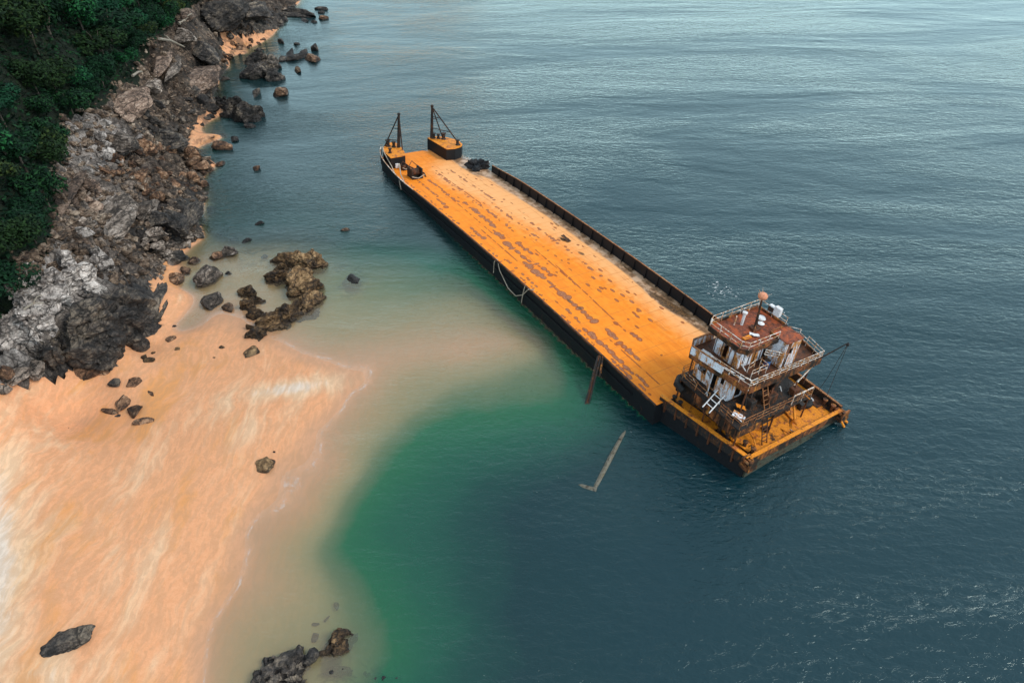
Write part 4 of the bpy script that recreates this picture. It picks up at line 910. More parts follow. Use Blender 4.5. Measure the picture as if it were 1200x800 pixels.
sheet('metal_sheet', 'long pale sheet leaning by the wheelhouse on the port bridge wing', 'sheet', 6.0, 3.45, 5.0, .15, 1.5, .5, M_PALE, .15)
sheet('wooden_board', 'narrow whitish board lying along the port bridge deck rail', 'board', 3.4, 3.75, 5.0, .12, 1.9, .16, M_PALE, .0)
sheet('plastic_sheet', 'crumpled bluish white sheet on the lower gallery near the port corner', 'sheet', 1.3, 2.9, 2.43, .5, 1.0, .8, M_WHITE, .3)
sheet('scrap_plate', 'orange scrap plate lying on the gallery beside the crumpled white sheet', 'scrap', 2.0, 3.9, 2.43, 1.0, .8, .5, M_ORG, .3)
sheet('steel_plate', 'loose rusty plate lying on the wheelhouse roof beside the mast foot', 'plate', 4.3, 6.1, 7.43, .8, .8, .35, M_PALE, .05)
sheet('bent_plate', 'torn black-edged plate curling up on the deck near the starboard bulwark', 'plate', 34.6, 9.9, .0, .1, 1.4, .5, M_ORGD, .25)
bl = loose('barrel', 'small blue drum on the bridge deck behind the wheelhouse', 'barrel', 2.9, 6.9, 5.0)
mb = MB(idf); lathe(mb, 0, 0, [(.24, 0), (.26, .03), (.25, .35), (.27, .37), (.25, .4), (.25, .7)]); mb.build('drum', paint_mat('faded_blue', (.03, .09, .22), amount=.3, scale=2), bl, smooth=True)
mb = MB(idf); lathe(mb, 0, 0, [(.235, .702), (.235, .74), (.05, .75)]); mb.build('lid', M_DARK, bl)
# ------------------------------------------------------------------ wreckage in the water beside the barge
def pole_obj(name, pts, r, mat, label=None, cat=None, parent=None, k=8, r2=None, wob=0):
    mb = MB(idf); mb.tube([tuple(p_) for p_ in pts], r, k, r2); o = mb.build(name, mat, parent, smooth=False)
    if label: tag(o, label, cat)
    return o
top = bw(14.9, -.25, -.05); foot = Vector(at(684, 488, -.7)); mid = top.lerp(foot, .55)+Vector((0, 0, .05))
lp = bpy.data.objects.new('leaning_girder', None); COL.objects.link(lp); lp.location = foot
tag(lp, 'rusty girder leaning from the seabed against the barge side', 'girder')
mb = MB(lambda x, y, z: Vector((x, y, z))-foot)
for off in (Vector((-.14, 0, 0)), Vector((.14, 0, 0))): mb.tube([tuple(top+off), tuple(mid+off), tuple(foot+off)], .09, 6)
fl_ = mb.build('flange', M_DARK, lp)
mb = MB(lambda x, y, z: Vector((x, y, z))-foot); mb.tube([tuple(top+Vector((0, .1, 0))), tuple(foot+Vector((0, .1, 0)))], .1, 6); mb.build('web', M_RUST, lp)
mb = MB(lambda x, y, z: Vector((x, y, z))-foot); mb.tube([tuple(top+Vector((.35, 0, .1))), tuple(top.lerp(foot, .35)+Vector((.5, 0, 0)))], .1, 6); mb.build('brace', M_ORGD, lp)
M_SPAR = paint_mat('slimy_spar', (.155, .145, .115), rust=(.07, .06, .04), amount=.6, scale=2.5, streak=1, darkamt=.5)
M_DRIFT = paint_mat('weathered_wood', (.27, .245, .20), rust=(.14, .10, .07), amount=.4, scale=3, streak=1, darkamt=.2)
pts = [at(737, 500, -.25), at(728, 513, -.08), at(716, 535, .0), at(705, 557, -.08), at(696, 575, -.2)]
sp_ = bpy.data.objects.new('sunken_spar', None); COL.objects.link(sp_); c0 = Vector(pts[2]); c0.z = 0; sp_.location = c0
tag(sp_, 'pale bent spar breaking the surface off the port quarter with a sunken crossbar', 'spar')
mb = MB(lambda x, y, z: Vector((x, y, z))-c0); mb.tube([tuple(p_) for p_ in pts], .17, 8, .24); mb.build('pole', M_SPAR, sp_)
mb = MB(lambda x, y, z: Vector((x, y, z))-c0); mb.tube([tuple(at(699, 575, -.12)), tuple(at(684, 571, -.15)), tuple(at(664, 565, -.42))], .24, 7); mb.build('crossbar', M_SPAR, sp_)
mb = MB(lambda x, y, z: Vector((x, y, z))-c0)
a_, b_, c_ = Vector(at(697, 574, -.1)), Vector(at(686, 569, -.4)), Vector(at(700, 556, -.3)); n_ = Vector((0, 0, -.1))
mb.hexa([tuple(a_), tuple(b_), tuple(b_.lerp(c_, .6)), tuple(c_)] + [tuple(q+n_) for q in (a_, b_, b_.lerp(c_, .6), c_)]); mb.build('gusset', M_SPAR, sp_)

# ------------------------------------------------------------------ rocks
ROCKM = {
 'brown': rock_mat('brown_rock', [(.020, .012, .009), (.095, .050, .029), (.23, .125, .070), (.40, .26, .165)]),
 'dark': rock_mat('dark_rock', [(.012, .012, .012), (.036, .032, .030), (.085, .070, .058), (.20, .16, .12)]),
 'pale': rock_mat('pale_rock', [(.05, .045, .043), (.21, .185, .168), (.37, .33, .30), (.54, .49, .45)], crack=(.03, .026, .023)),
 'grey': rock_mat('grey_rock', [(.026, .021, .018), (.115, .090, .072), (.26, .21, .172), (.46, .395, .34)]),
 'pink': rock_mat('pinkish_rock', [(.04, .028, .022), (.14, .093, .068), (.28, .195, .145), (.45, .34, .265)]),
 'weed': rock_mat('shell_crusted_rock', [(.016, .010, .007), (.070, .041, .020), (.17, .100, .046), (.33, .21, .105)]),
}
def rock_mesh(seed, sub=3, cuts=16, flat=.75, layered=0.0, rough=.12):
    rg = random.Random(seed); bm = bmesh.new(); bmesh.ops.create_icosphere(bm, subdivisions=sub, radius=1)
    planes = []
    for i in range(cuts):
        n_ = Vector((rg.gauss(0, 1), rg.gauss(0, 1), rg.gauss(0, 1)*.8+.1)).normalized(); planes.append((n_, rg.uniform(.45, .92)))
    tilt = Vector((rg.uniform(-.6, .6), rg.uniform(-.6, .6), 1)).normalized()
    for v in bm.verts:
        p_ = v.co.copy()
        for n_, d_ in planes:
            k = p_.dot(n_)-d_
            if k > 0: p_ -= n_*k
        q = p_*1.7+Vector((seed*3.1, 0, 0))
        p_ += p_.normalized()*((mnoise.noise(q)*rough) + mnoise.noise(q*3.3)*rough*.5)
        if layered:
            h = p_.dot(tilt)*5; p_ += (p_-tilt*p_.dot(tilt))*(.028*layered*(1 if (h-math.floor(h)) < .5 else -1))
        p_.z *= flat; v.co = p_
    me = bpy.data.meshes.new('boulder'); bm.to_mesh(me); bm.free(); return me
BASES = [rock_mesh(i, 3, rg_c, fl__, ly) for i, (rg_c, fl__, ly) in enumerate([(16, .75, 0), (12, .7, 1), (18, .8, 0), (10, .6, 1), (22, .75, .6), (14, .9, 0), (12, .55, 1), (20, .65, 0)])]
BIG = [rock_mesh(50+i, 5, c__, .8, ly, .10) for i, (c__, ly) in enumerate([(26, .5), (20, 1), (30, .8), (22, 0), (26, 1), (18, .6)])]
_mc = {}
def variant(pool, i, mk):
    key = (id(pool), i, mk)
    if key not in _mc:
        me = pool[i].copy(); me.materials.append(ROCKM[mk]); _mc[key] = me
    return _mc[key]
def put_rock(name, x, y, z, sx, sy, sz, rz, mk, label, cat='rock', group=None, big=False, i=0, tilt=(0, 0)):
    pool = BIG if big else BASES
    o = bpy.data.objects.new(name, variant(pool, i % len(pool), mk)); COL.objects.link(o)
    o.location = (x, y, z); o.rotation_euler = (tilt[0], tilt[1], rz); o.scale = (sx, sy, sz)
    return tag(o, label, cat, group)
def rock_px(px, py, wpx, hpx, mk, label, name='rock', big=False, i=0, rot=0, sink=.25, hk=.5, zref=None, group=None, tilt=(0, 0)):
    """a rock covering about wpx x hpx of the survey photo, centred on px, py"""
    Q = ground_at(px, py+hpx*.2) if zref is None else at(px, py+hpx*.2, zref)
    D = float(np.linalg.norm(Q-np.array([0, 0, CAM_H]))); sc = D/FPX
    sinv = (CAM_H-Q[2])/D
    sx = wpx*sc/2*1.12; hz_ = min(wpx, hpx/sinv*1.0)*sc/2*hk*2.0*.8
    sy = max(.35*sx, (hpx*sc - hz_*math.sqrt(max(0, 1-sinv*sinv))*.6)/sinv/2*1.1)
    return put_rock(name, Q[0], Q[1], Q[2]+hz_*(.5-sink), sx, sy, hz_, rot, mk, label, group=group, big=big, i=i, tilt=tilt)

SANDR = [  # px,py,w,h,material,label,i,rot
 (106,430,34,22,'brown','largest brown boulder on the sand below the dark ledge',1,.1),
 (122,434,13,9,'brown','small brown stone touching the east end of the large sand boulder',3,.3),
 (158,446,18,13,'brown','brown boulder on the sand, upper right of the close cluster',0,.4),
 (135,447,14,11,'dark','dark pointed stone on the sand between the large boulder and the cluster',2,.9),
 (145,468,19,21,'brown','tall brown boulder in the middle of the sand cluster',4,.5),
 (129,479,9,14,'brown','thin upright stone on the left edge of the sand cluster',5,1.3),
 (159,479,17,15,'brown','angular brown boulder right of the tall one in the sand cluster',2,.2),
 (139,487,11,5,'dark','flat dark stone just under the tall boulder of the sand cluster',6,.1),
 (169,492,21,9,'brown','flat wide stone at the lower right end of the sand cluster',3,.3),
 (177,459,5,8,'brown','tiny upright stone on sand right of the cluster',5,.9),
 (80,502,5,4,'brown','lone pebble-sized stone on the open sand left of the cluster',0,.4),
 (146,400,15,7,'dark','flat dark stone on sand just below the ledge',6,.2),
 (151,389,6,5,'dark','small dark stone on sand tucked under the ledge',0,.7),
 (157,403,7,4,'dark','little flat stone beside the flat dark one below the ledge',6,.7),
 (199,397,10,9,'brown','pointed brown stone on the sand below the rock spur',2,2.2),
 (168,418,9,9,'weed','left stone of the small broken patch on the sand',7,.2),
 (175,421,12,8,'weed','right stone of the small broken patch on the sand',3,.6),
 (180,413,6,4,'weed','upper fragment of the small broken patch on the sand',0,.8),
 (208,408,8,6,'weed','small mustard stone on the sand right of the broken patch',0,1.8),
 (260,407,11,6,'weed','oval mustard stone lying alone on the upper beach',6,.2),
 (251,419,5,3,'weed','tiny stone below the oval one on the upper beach',6,.6),
 (295,411,21,15,'weed','spiky shell-crusted rock on the beach below the outcrop',4,.3),
 (311,541,26,24,'weed','ragged brown rock on the sand close to the waterline',3,.8),
 (320,530,14,7,'weed','thin slab above the ragged rock near the waterline',6,.5),
 (79,748,50,26,'dark','long dark boulder lying alone on the sand at the bottom of the beach',1,.32),
 (204,382,6,4,'dark','small dark stone between the spur and the wet sand',0,.3),
]
for k, (a, b2, w_2, h_2, mk, lb, i, rot) in enumerate(SANDR):
    rock_px(a, b2, w_2, h_2, mk, lb, i=i, rot=rot, big=(w_2 > 22), sink=.2, hk=.38)
COVE = [
 (246,320,33,30,'grey','largest grey and brown boulder in the shallow inlet',0,.2),
 (268,294,21,16,'grey','round grey boulder in the inlet, farthest from the beach',2,.5),
 (255,299,20,12,'brown','brown boulder leaning on the round grey one in the inlet',3,.3),
 (208,325,23,18,'brown','brown boulder at the left side of the inlet beside the cliff foot',0,.9),
 (219,316,12,10,'brown','small brown boulder behind the left inlet boulder',5,.9),
 (249,350,26,22,'grey','oval speckled boulder in the inlet nearest the dry sand',7,.6),
 (268,359,14,13,'brown','small brown boulder between the oval boulder and the outcrop',2,.6),
 (206,301,32,18,'dark','dark flat rock ledge at the head of the inlet',3,.3),
 (228,305,14,9,'brown','reddish stone between the head ledge and the inlet boulders',0,.3),
 (193,372,9,14,'dark','dark column-like stone beside the spur tip',5,.3),
 (268,320,9,6,'dark','small submerged-looking dark stone beside the largest inlet boulder',6,.3),
 (305,262,13,6,'dark','low dark stone awash north of the inlet',6,.4),
 (290,282,14,6,'dark','lone dark stone awash beside the outcrop top',6,.8),
 (205,360,8,6,'dark','dark stone on the wet sand by the spur',0,.5),
]
for k, (a, b2, w_2, h_2, mk, lb, i, rot) in enumerate(COVE):
    rock_px(a, b2, w_2, h_2, mk, lb, i=i, rot=rot, big=(w_2 > 19), sink=.22, hk=.5, zref=-.1)

def outcrop(name, lumps, mk, label, voxel=.22, seed=1, cat='outcrop', z0=None, amp=.32, blk=1.0):
    """several worn lumps grown together into one rock mass"""
    bm = bmesh.new(); c0 = None
    for k, (px, py, w_2, h_2, hk) in enumerate(lumps):
        Q = ground_at(px, py+h_2*.2) if z0 is None else at(px, py+h_2*.2, z0)
        if c0 is None: c0 = Vector(Q)
        D = float(np.linalg.norm(Q-np.array([0, 0, CAM_H]))); sc = D/FPX; sinv = (CAM_H-Q[2])/D
        sx = w_2*sc/2; hz_ = hk; sy = max(.4*sx, (h_2*sc-hz_*.7)/sinv/2)
        t = bpy.data.meshes.new('t'); tb = bmesh.new(); src = BASES[(k+seed) % len(BASES)]
        tb.from_mesh(src); rot = Matrix.Rotation(k*1.7+seed, 4, 'Z')
        M_ = Matrix.Translation(Vector(Q)-c0) @ Matrix.Diagonal((sx*1.15, sy*1.15, hz_*1.35, 1)) @ rot
        bmesh.ops.transform(tb, matrix=M_, verts=tb.verts); tb.to_mesh(t); tb.free(); bm.from_mesh(t); bpy.data.meshes.remove(t)
    me = bpy.data.meshes.new(name); bm.to_mesh(me); bm.free()
    o = bpy.data.objects.new(name, me); COL.objects.link(o)
    rm = o.modifiers.new('r', 'REMESH'); rm.mode = 'VOXEL'; rm.voxel_size = voxel
    dg = bpy.context.evaluated_depsgraph_get(); ev = o.evaluated_get(dg); nm = bpy.data.meshes.new_from_object(ev)
    o.modifiers.clear(); o.data = nm; bpy.data.meshes.remove(me)
    nv = len(nm.vertices); co = np.empty(nv*3, np.float32); nm.vertices.foreach_get('co', co); co = co.reshape(-1, 3).astype(float)
    no = np.empty(nv*3, np.float32); nm.vertices.foreach_get('normal', no); no = no.reshape(-1, 3)
    W_ = co+np.array(c0)
    u_ = W_[:, 0]*.8+W_[:, 1]*.6+W_[:, 2]*.4; v__ = -W_[:, 0]*.6+W_[:, 1]*.8+W_[:, 2]*.7
    b1, e1 = blocks(u_/(1.6*blk), v__/(.9*blk), seed+20); b2, e2 = blocks(u_/(.7*blk), v__/(.5*blk), seed+30)
    dsp = (b1-.5)*amp*1.5 + (b2-.5)*amp*.8 - amp*.6*(1-smooth(0, .15, e1)) - amp*.3*(1-smooth(0, .2, e2))
    co = co + no*dsp[:, None]
    nm.vertices.foreach_set('co', co.astype(np.float32).ravel()); nm.materials.clear(); nm.materials.append(ROCKM[mk]); nm.update()
    o.location = c0; o.name = name
    return tag(o, label, cat)
outcrop('rock_outcrop', [(347,326,34,40,1.6),(358,305,44,30,2.1),(336,300,36,24,1.7),(366,330,30,44,1.6),(357,354,44,32,1.6),(336,364,46,30,1.6),(318,374,46,32,1.4),(303,387,34,22,1.1),(350,338,30,26,1.3),(372,348,20,24,1.0)], 'weed', 'big crusted outcrop standing between beach and shallows, crescent of joined brown lumps', seed=2, z0=0)
outcrop('rock_outcrop', [(325,323,28,20,1.4),(333,312,20,18,1.3)], 'weed', 'rounded brown rock at the inner side of the big crescent outcrop', seed=5, z0=0, voxel=.18)
outcrop('rock_outcrop', [(290,340,28,18,1.3),(298,350,24,14,1.2),(289,357,18,18,1.1),(299,367,24,14,.9)], 'weed', 'two-lobed brown outcrop just left of the big crescent one', seed=6, z0=0, voxel=.18)
outcrop('rock_outcrop', [(331,772,54,40,1.3),(352,764,40,30,1.2),(318,792,44,30,1.0),(345,795,52,34,1.2),(302,785,16,14,.6)], 'dark', 'dark jagged outcrop in the shallows at the bottom of the beach', seed=3, z0=-.1, voxel=.16)
outcrop('rock_outcrop', [(393,750,38,34,.8),(400,742,28,18,.75),(388,762,24,18,.6)], 'weed', 'brown sunken rock right of the jagged bottom outcrop', seed=8, z0=-.3, voxel=.16, amp=.2)
outcrop('rock_outcrop', [(399,782,22,18,.5),(390,788,22,12,.45)], 'dark', 'small sunken rock below the brown sunken one', seed=9, z0=-.4, voxel=.16, amp=.15)
outcrop('rock_outcrop', [(455,797,40,12,.7),(430,788,14,8,.4),(445,786,10,7,.4)], 'dark', 'dark reef just under water at the bottom edge, greenish', seed=10, z0=-.6, voxel=.2, amp=.2)
rock_px(413, 325, 26, 24, 'dark', 'squarish dark rock sunk in the green shallows off the outcrop', big=True, i=2, zref=-.45, hk=.35)
rock_px(405, 269, 13, 5, 'brown', 'brown rock tip just breaking the surface north of the sand bar', i=0, zref=-.05, hk=.4)
for k, (a, b2, w_2, h_2) in enumerate([(370,730,9,5),(383,724,8,4),(394,709,12,6),(369,744,7,12),(290,262,14,6),(262,272,16,8),(275,280,14,7),(310,300,10,6),(385,262,22,7),(398,288,20,7),(426,262,18,6),(268,262,14,6),(330,270,14,6),(250,245,16,8),(262,228,14,6)]):
    rock_px(a, b2, w_2, h_2, 'dark', 'small dark stone sunk in the clear shallow water', i=k, rot=k, zref=-.5 if b2 > 500 else -.45, hk=.3, group='dark stones sunk in the shallows')

# sea rocks off the far shore
outcrop('rock_outcrop', [(303,82,44,26,3.6),(318,78,26,20,3.2),(298,72,24,14,2.6),(322,90,22,14,2.0),(308,70,20,12,2.6)], 'dark', 'largest black rock standing in the sea off the slabs', seed=4, z0=0, voxel=.35, amp=.5, blk=2.0)
outcrop('rock_outcrop', [(272,130,34,22,3.2),(288,135,34,24,3.0),(300,135,24,14,2.2),(262,125,20,12,2.2)], 'dark', 'broad black rock jutting out from the shore beside the little sand cove', seed=7, z0=0, voxel=.32, amp=.45, blk=1.8)
for a, b2, w_2, h_2, mk, lb in [
 (351,14,16,18,'dark','black pointed rock in the sea at the top, tallest there'),(343,17,9,14,'dark','narrow black rock beside the tall pointed one at the top'),(377,10,7,7,'dark','small black rock farthest out at the top of the photo'),(377,12+3,6,4,'dark','low black rock just under the farthest one'),(378,22,8,5,'brown','brown capped rock out at the top, second from the far edge'),(358,24,7,7,'dark','black rock below the tall pointed one'),(368,26,6,4,'dark','tiny black rock right of the one below the pointed rock'),
 (330,110,17,11,'brown','brown rock in the sea below the black one'),(301,111,18,6,'dark','flat black rock in the sea between the black and the broad one'),(349,82,8,9,'weed','small mustard topped rock in the sea'),(340,62,9,11,'dark','black rock in the chain right of the largest sea rock, left one'),(346,68,11,12,'dark','black rock in the chain right of the largest sea rock, middle one'),(356,61,9,6,'dark','black rock in the chain right of the largest sea rock, upper one'),(366,68,18,12,'brown','brown broken rock at the outer end of the chain'),(370,58,14,6,'dark','black rock at the outer end of the chain, above the broken one'),
 (329,50,11,4,'dark','flat black rock north of the chain'),(348,52,8,4,'dark','small flat black rock north of the chain, outer'),(331,69,9,8,'dark','black rock touching the largest sea rock on its outer side'),(302,59,7,5,'dark','lone black stone between largest sea rock and shore'),(276,164,14,7,'dark','dark rock awash below the broad jutting rock'),(258,171,15,15,'brown','brown rock at the water edge below the little sand cove'),(259,192,10,7,'brown','brown stone at the water edge under the cove'),(301,198,11,6,'brown','brown stone awash alone in the grey water'),(293,148,10,7,'dark','black stone under the outer end of the broad jutting rock'),(264,94,11,3,'dark','thin dark rock awash near the slabs'),(319,34,8,4,'dark','black stone in the foam near the top cove'),(311,40,7,5,'dark','black stone in the foam below the top cove')]:
    rock_px(a, b2, w_2, h_2, mk, lb, i=a, rot=a*.37, zref=-.1, hk=.55, sink=.2)

# shore boulders one can tell apart
for a, b2, w_2, h_2, mk, lb, i, rot, hk in [
 (136,255,42,62,'grey','giant pale smooth boulder in the middle of the rocky shore',5,.25,.35),
 (172,243,26,22,'grey','grey block right of the giant pale boulder',1,.3,.5),(186,258,30,20,'dark','dark grey slab under the grey block',2,.5,.5),(182,275,30,14,'grey','bluish grey boulder just above the inlet head',3,.3,.5),
 (225,250,26,40,'dark','tall dark cliff block on the water edge',4,.2,.8),(208,262,26,34,'dark','dark block against the tall cliff block',5,.9,.7),
 (145,167,38,28,'grey','rounded light grey boulder in the upper scree',2,.2,.4),(129,178,16,18,'pale','whitish boulder beside the light grey one',0,.4,.5),
 (155,116,44,36,'pink','pinkish ribbed slab under the forest edge',1,.5,.35),(197,165,44,30,'dark','leaning black slab beside the little sand cove',2,.4,.4),
 (190,70,20,32,'pink','narrow upright slab with ribs near the driftwood',4,.3,.5),(205,75,14,30,'grey','narrow upright grey slab next to the ribbed one',3,.2,.5),(240,58,30,38,'dark','tall dark slab facing the sea',0,.7,.5),(235,90,44,34,'pink','wide jointed slab above the water',1,.3,.35),(178,100,20,20,'grey','grey block right of the pinkish ribbed slab',5,.9,.5),
 (265,18,50,26,'dark','large dark headland block above the top cove',1,.2,.5),(300,16,40,22,'dark','dark headland block next to the top sea rocks',3,.2,.5),(215,45,26,18,'grey','grey block below the far forest tip',2,.5,.5),(218,20,26,16,'pink','reddish block at the far forest tip',4,.5,.5),
 (76,225,16,60,'pink','long thin ribbed slab along the forest foot',1,.2,.4),(100,262,22,16,'grey','grey stone left of the giant pale boulder',0,.2,.5),(97,275,24,16,'pale','pale block below the grey stone by the giant boulder',2,.8,.5),
 (4,456,20,12,'grey','smooth grey boulder at the left frame edge on the sand',0,.2,.4),(22,440,26,22,'grey','bluish boulder at the foot of the pale cliff',4,.2,.6),(42,434,22,22,'grey','bluish block at the cliff foot next to the smooth boulder',5,.9,.6),(8,436,18,20,'brown','brown block at the cliff foot by the frame edge',2,.2,.6),
 (178,350,20,52,'dark','dark rock spur pointing down onto the sand',1,.12,.5),(188,362,9,34,'dark','narrow dark rib along the right side of the spur',5,.1,.5)]:
    rock_px(a, b2, w_2, h_2, mk, lb, name='boulder', i=i, rot=rot, big=True, hk=hk, sink=.12)

# dark ledge and pale fractured cliff over the beach
outcrop('cliff_ledge', [(112,385,58,62,4.6),(78,405,50,40,4.0),(140,368,44,54,4.2),(160,350,34,50,3.6),(58,420,30,28,3.2)], 'dark', 'massive black overhanging ledge above the upper beach', seed=11, voxel=.24, amp=.55, cat='cliff', blk=2.3)
outcrop('cliff_ledge', [(60,335,60,50,3.4),(95,320,44,42,3.2),(30,352,40,40,3.2),(20,392,44,44,3.6),(48,385,34,40,3.4),(110,300,34,24,2.4)], 'pale', 'pale grey fractured cliff top beside the forest, above the black ledge', seed=14, voxel=.24, amp=.5, cat='cliff', blk=1.8)

# scree: individual stones in zones
rg = random.Random(77); placed = 0
ZN = [([(75,133),(118,133),(165,160),(160,185),(120,200),(80,205),(72,180)], 'pale', 62, (4, 11), 'pale beige stone in the upper scree fan under the forest edge', 'pale stones of the upper scree fan'),
      ([(120,190),(165,160),(228,180),(248,200),(236,225),(190,235),(120,215)], 'brown', 78, (5, 15), 'reddish brown stone in the jumble between the giant boulder and the sea', 'reddish brown stones by the sea'),
      ([(150,120),(235,105),(262,128),(225,160),(170,160)], 'dark', 44, (5, 13), 'dark stone in the scree above the little sand cove', 'dark stones above the little sand cove'),
      ([(70,205),(125,210),(120,240),(112,300),(82,290)], 'pink', 34, (6, 15), 'rust-tinted stone on the slope left of the giant boulder', 'rust-tinted stones left of the giant boulder'),
      ([(135,285),(200,275),(235,275),(228,295),(190,330),(150,320)], 'grey', 34, (6, 16), 'grey stone on the low shelf above the inlet', 'grey stones on the shelf above the inlet'),
      ([(258,45),(330,30),(345,8),(335,5),(262,35)], 'dark', 30, (4, 9), 'small dark stone along the edge of the top cove', 'small dark stones of the top cove'),
      ([(270,50),(320,40),(290,62),(262,80),(258,70)], 'brown', 22, (3, 8), 'small brown stone on the far strip of sand', 'small brown stones on the far sand'),
      ([(236,170),(262,150),(262,200),(245,225),(238,200)], 'brown', 16, (4, 9), 'small wet brown stone at the tide line below the cove', 'wet stones at the tide line')]
for poly, mk, cnt, (a0, a1), lb, gp in ZN:
    pa = np.array(poly); k = 0; tries = 0
    while k < cnt and tries < 5000:
        tries += 1; px_, py_ = rg.uniform(pa[:, 0].min(), pa[:, 0].max()), rg.uniform(pa[:, 1].min(), pa[:, 1].max())
        if not in_poly(np.array([px_]), np.array([py_]), poly)[0]: continue
        k += 1; s_ = a0+(a1-a0)*rg.random()**2.2
        rock_px(px_, py_, s_*rg.uniform(1, 1.5), s_*rg.uniform(.6, .9), mk, lb, name='boulder', i=rg.randrange(8), rot=rg.uniform(-.7, .7), hk=rg.uniform(.4, .7), sink=.2, group=gp, tilt=(rg.uniform(-.4, .4), rg.uniform(-.4, .4)))
# rubble: uncountable small stones between the boulders, one mesh
RV = []; RF_ = []; tet = [(1, 0, 0), (-.7, .8, 0), (-.6, -.9, 0), (.2, .1, .8), (.1, -.1, -.8), (.5, .9, .3)]
ptl = []
while len(ptl) < 2600:
    px_, py_ = rg.uniform(20, 345), rg.uniform(0, 330)
    if in_poly(np.array([px_]), np.array([py_]), ROCK)[0] and not in_poly(np.array([px_+4]), np.array([py_+4]), FOREST)[0]: ptl.append((px_, py_))
Q = np.array([ground_at(*p_) for p_ in ptl]); zq, _, _ = terrain(Q[:, 0][None], Q[:, 1][None])
ico = bmesh.new(); bmesh.ops.create_icosphere(ico, subdivisions=1, radius=1); iv = [v.co.copy() for v in ico.verts]; iff = [[v.index for v in f.verts] for f in ico.faces]; ico.free()
for (x_, y_, _z), z_ in zip(Q, zq[0]):
    s_ = .16+.55*rg.random()**3; n0 = len(RV); rz_ = rg.uniform(0, 6.3); ca, sa = math.cos(rz_), math.sin(rz_)
    sx_, sy_, sz_ = s_*rg.uniform(.8, 1.6), s_*rg.uniform(.6, 1), s_*rg.uniform(.45, .9)
    for v in iv:
        j = rg.uniform(.7, 1.15); a_, b_ = v.x*sx_*j, v.y*sy_*j
        RV.append((x_+a_*ca-b_*sa, y_+a_*sa+b_*ca, z_+v.z*sz_*j+sz_*.2))
    RF_ += [tuple(n0+q for q in f) for f in iff]
tag(link_mesh('rubble', RV, RF_, rock_mat('rubble_rock', [(.03, .021, .016), (.14, .093, .063), (.31, .22, .155), (.54, .43, .33)])), kind='stuff')

# black wreck lump in the surf by the bow
mb = MB(idf)
wl = bpy.data.objects.new('wreckage_lump', rock_mesh(94, 4, 26, 1.0, 0, .75)); COL.objects.link(wl); wl.data.materials.append(M_HULL)
wl.matrix_world = Matrix.Translation(bw(59.2, 11.6, .35)) @ Matrix.Diagonal((1.7, 1.3, 1.6, 1))
tag(wl, 'black jagged lump of wreckage in the wash between bow block and bulwark', 'wreckage')

# driftwood
def drift(pts_px, r, label, fork=None):
    P_ = []
    for (a, b2), h in pts_px:
        q = ground_at(a, b2); P_.append(Vector((q[0], q[1], q[2]+h)))
    c0_ = P_[0].copy(); e = bpy.data.objects.new('driftwood_log', None); COL.objects.link(e); e.location = c0_; tag(e, label, 'driftwood')
    mb = MB(idf); mb.tube([tuple(q-c0_) for q in P_], r, 7, r*.55); mb.build('stem', M_DRIFT, e)
    if fork:
        i, dx, dy, dz = fork; mb = MB(idf); s0 = P_[i]-c0_; mb.tube([tuple(s0), tuple(s0+Vector((dx, dy, dz))*.5+Vector((0, 0, .2))), tuple(s0+Vector((dx, dy, dz)))], r*.6, 6, r*.3); mb.build('branch', M_DRIFT, e)
drift([((212, 36), 1.2), ((220, 33), 1.4), ((229, 30), 1.7)], .28, 'bleached forked log on the slabs near the far forest tip', (1, 1.0, 1.2, .8))
drift([((189, 53), 1.0), ((203, 57), 1.3), ((218, 62), 1.0)], .26, 'long bleached log lying across the ribbed slabs', (1, -1.2, .8, .7))
drift([((158, 97), 1.0), ((165, 94), 1.2), ((172, 91), 1.0)], .2, 'short grey log above the pinkish ribbed slab', None)
drift([((0, 192), 2.2), ((10, 197), 2.4), ((19, 203), 2.0)], .18, 'bare white trunk sticking out of the forest at the left edge', (1, .8, .6, .8))
drift([((28, 378), 2.6), ((33, 367), 3.0), ((40, 356), 2.8)], .13, 'thin white stick lying on the pale fractured cliff', None)
drift([((50, 400), 3.6), ((62, 396), 3.9), ((72, 392), 3.6)], .1, 'thin grey branch hanging over the black ledge', (1, .5, .8, .3))

# ------------------------------------------------------------------ forest
def leaf_mat(name, c1, c2, c3):
    m, nt, b = new_mat(name); g = N(nt); p = g.pos(); oi = g.n('ShaderNodeObjectInfo').outputs['Random']
    a = g.noise(p, .5, 4, .6); f = g.attr('leaf')
    col = g.mix(g.ss(g.math('ADD', g.math('MULTIPLY', a, .6), g.math('MULTIPLY', f, .4)), .36, .66), c1, c2)
    col = g.mix(g.ss(g.math('ADD', g.math('MULTIPLY', f, .5), g.math('MULTIPLY', oi, .5)), .62, .9), col, c3)
    g.l(col, b.inputs['Base Color']); b.inputs['Roughness'].default_value = .75; b.inputs['Specular IOR Level'].default_value = .12
    return m
M_LEAF = [leaf_mat('dark_leaves', (.002, .011, .006), (.006, .031, .012), (.012, .050, .016)), leaf_mat('olive_leaves', (.005, .014, .006), (.014, .036, .010), (.04, .06, .014)), leaf_mat('bright_leaves', (.004, .022, .012), (.007, .050, .022), (.016, .10, .030))]
M_BARK = paint_mat('bark', (.09, .075, .06), rust=(.04, .03, .025), amount=.5, scale=2, streak=4)
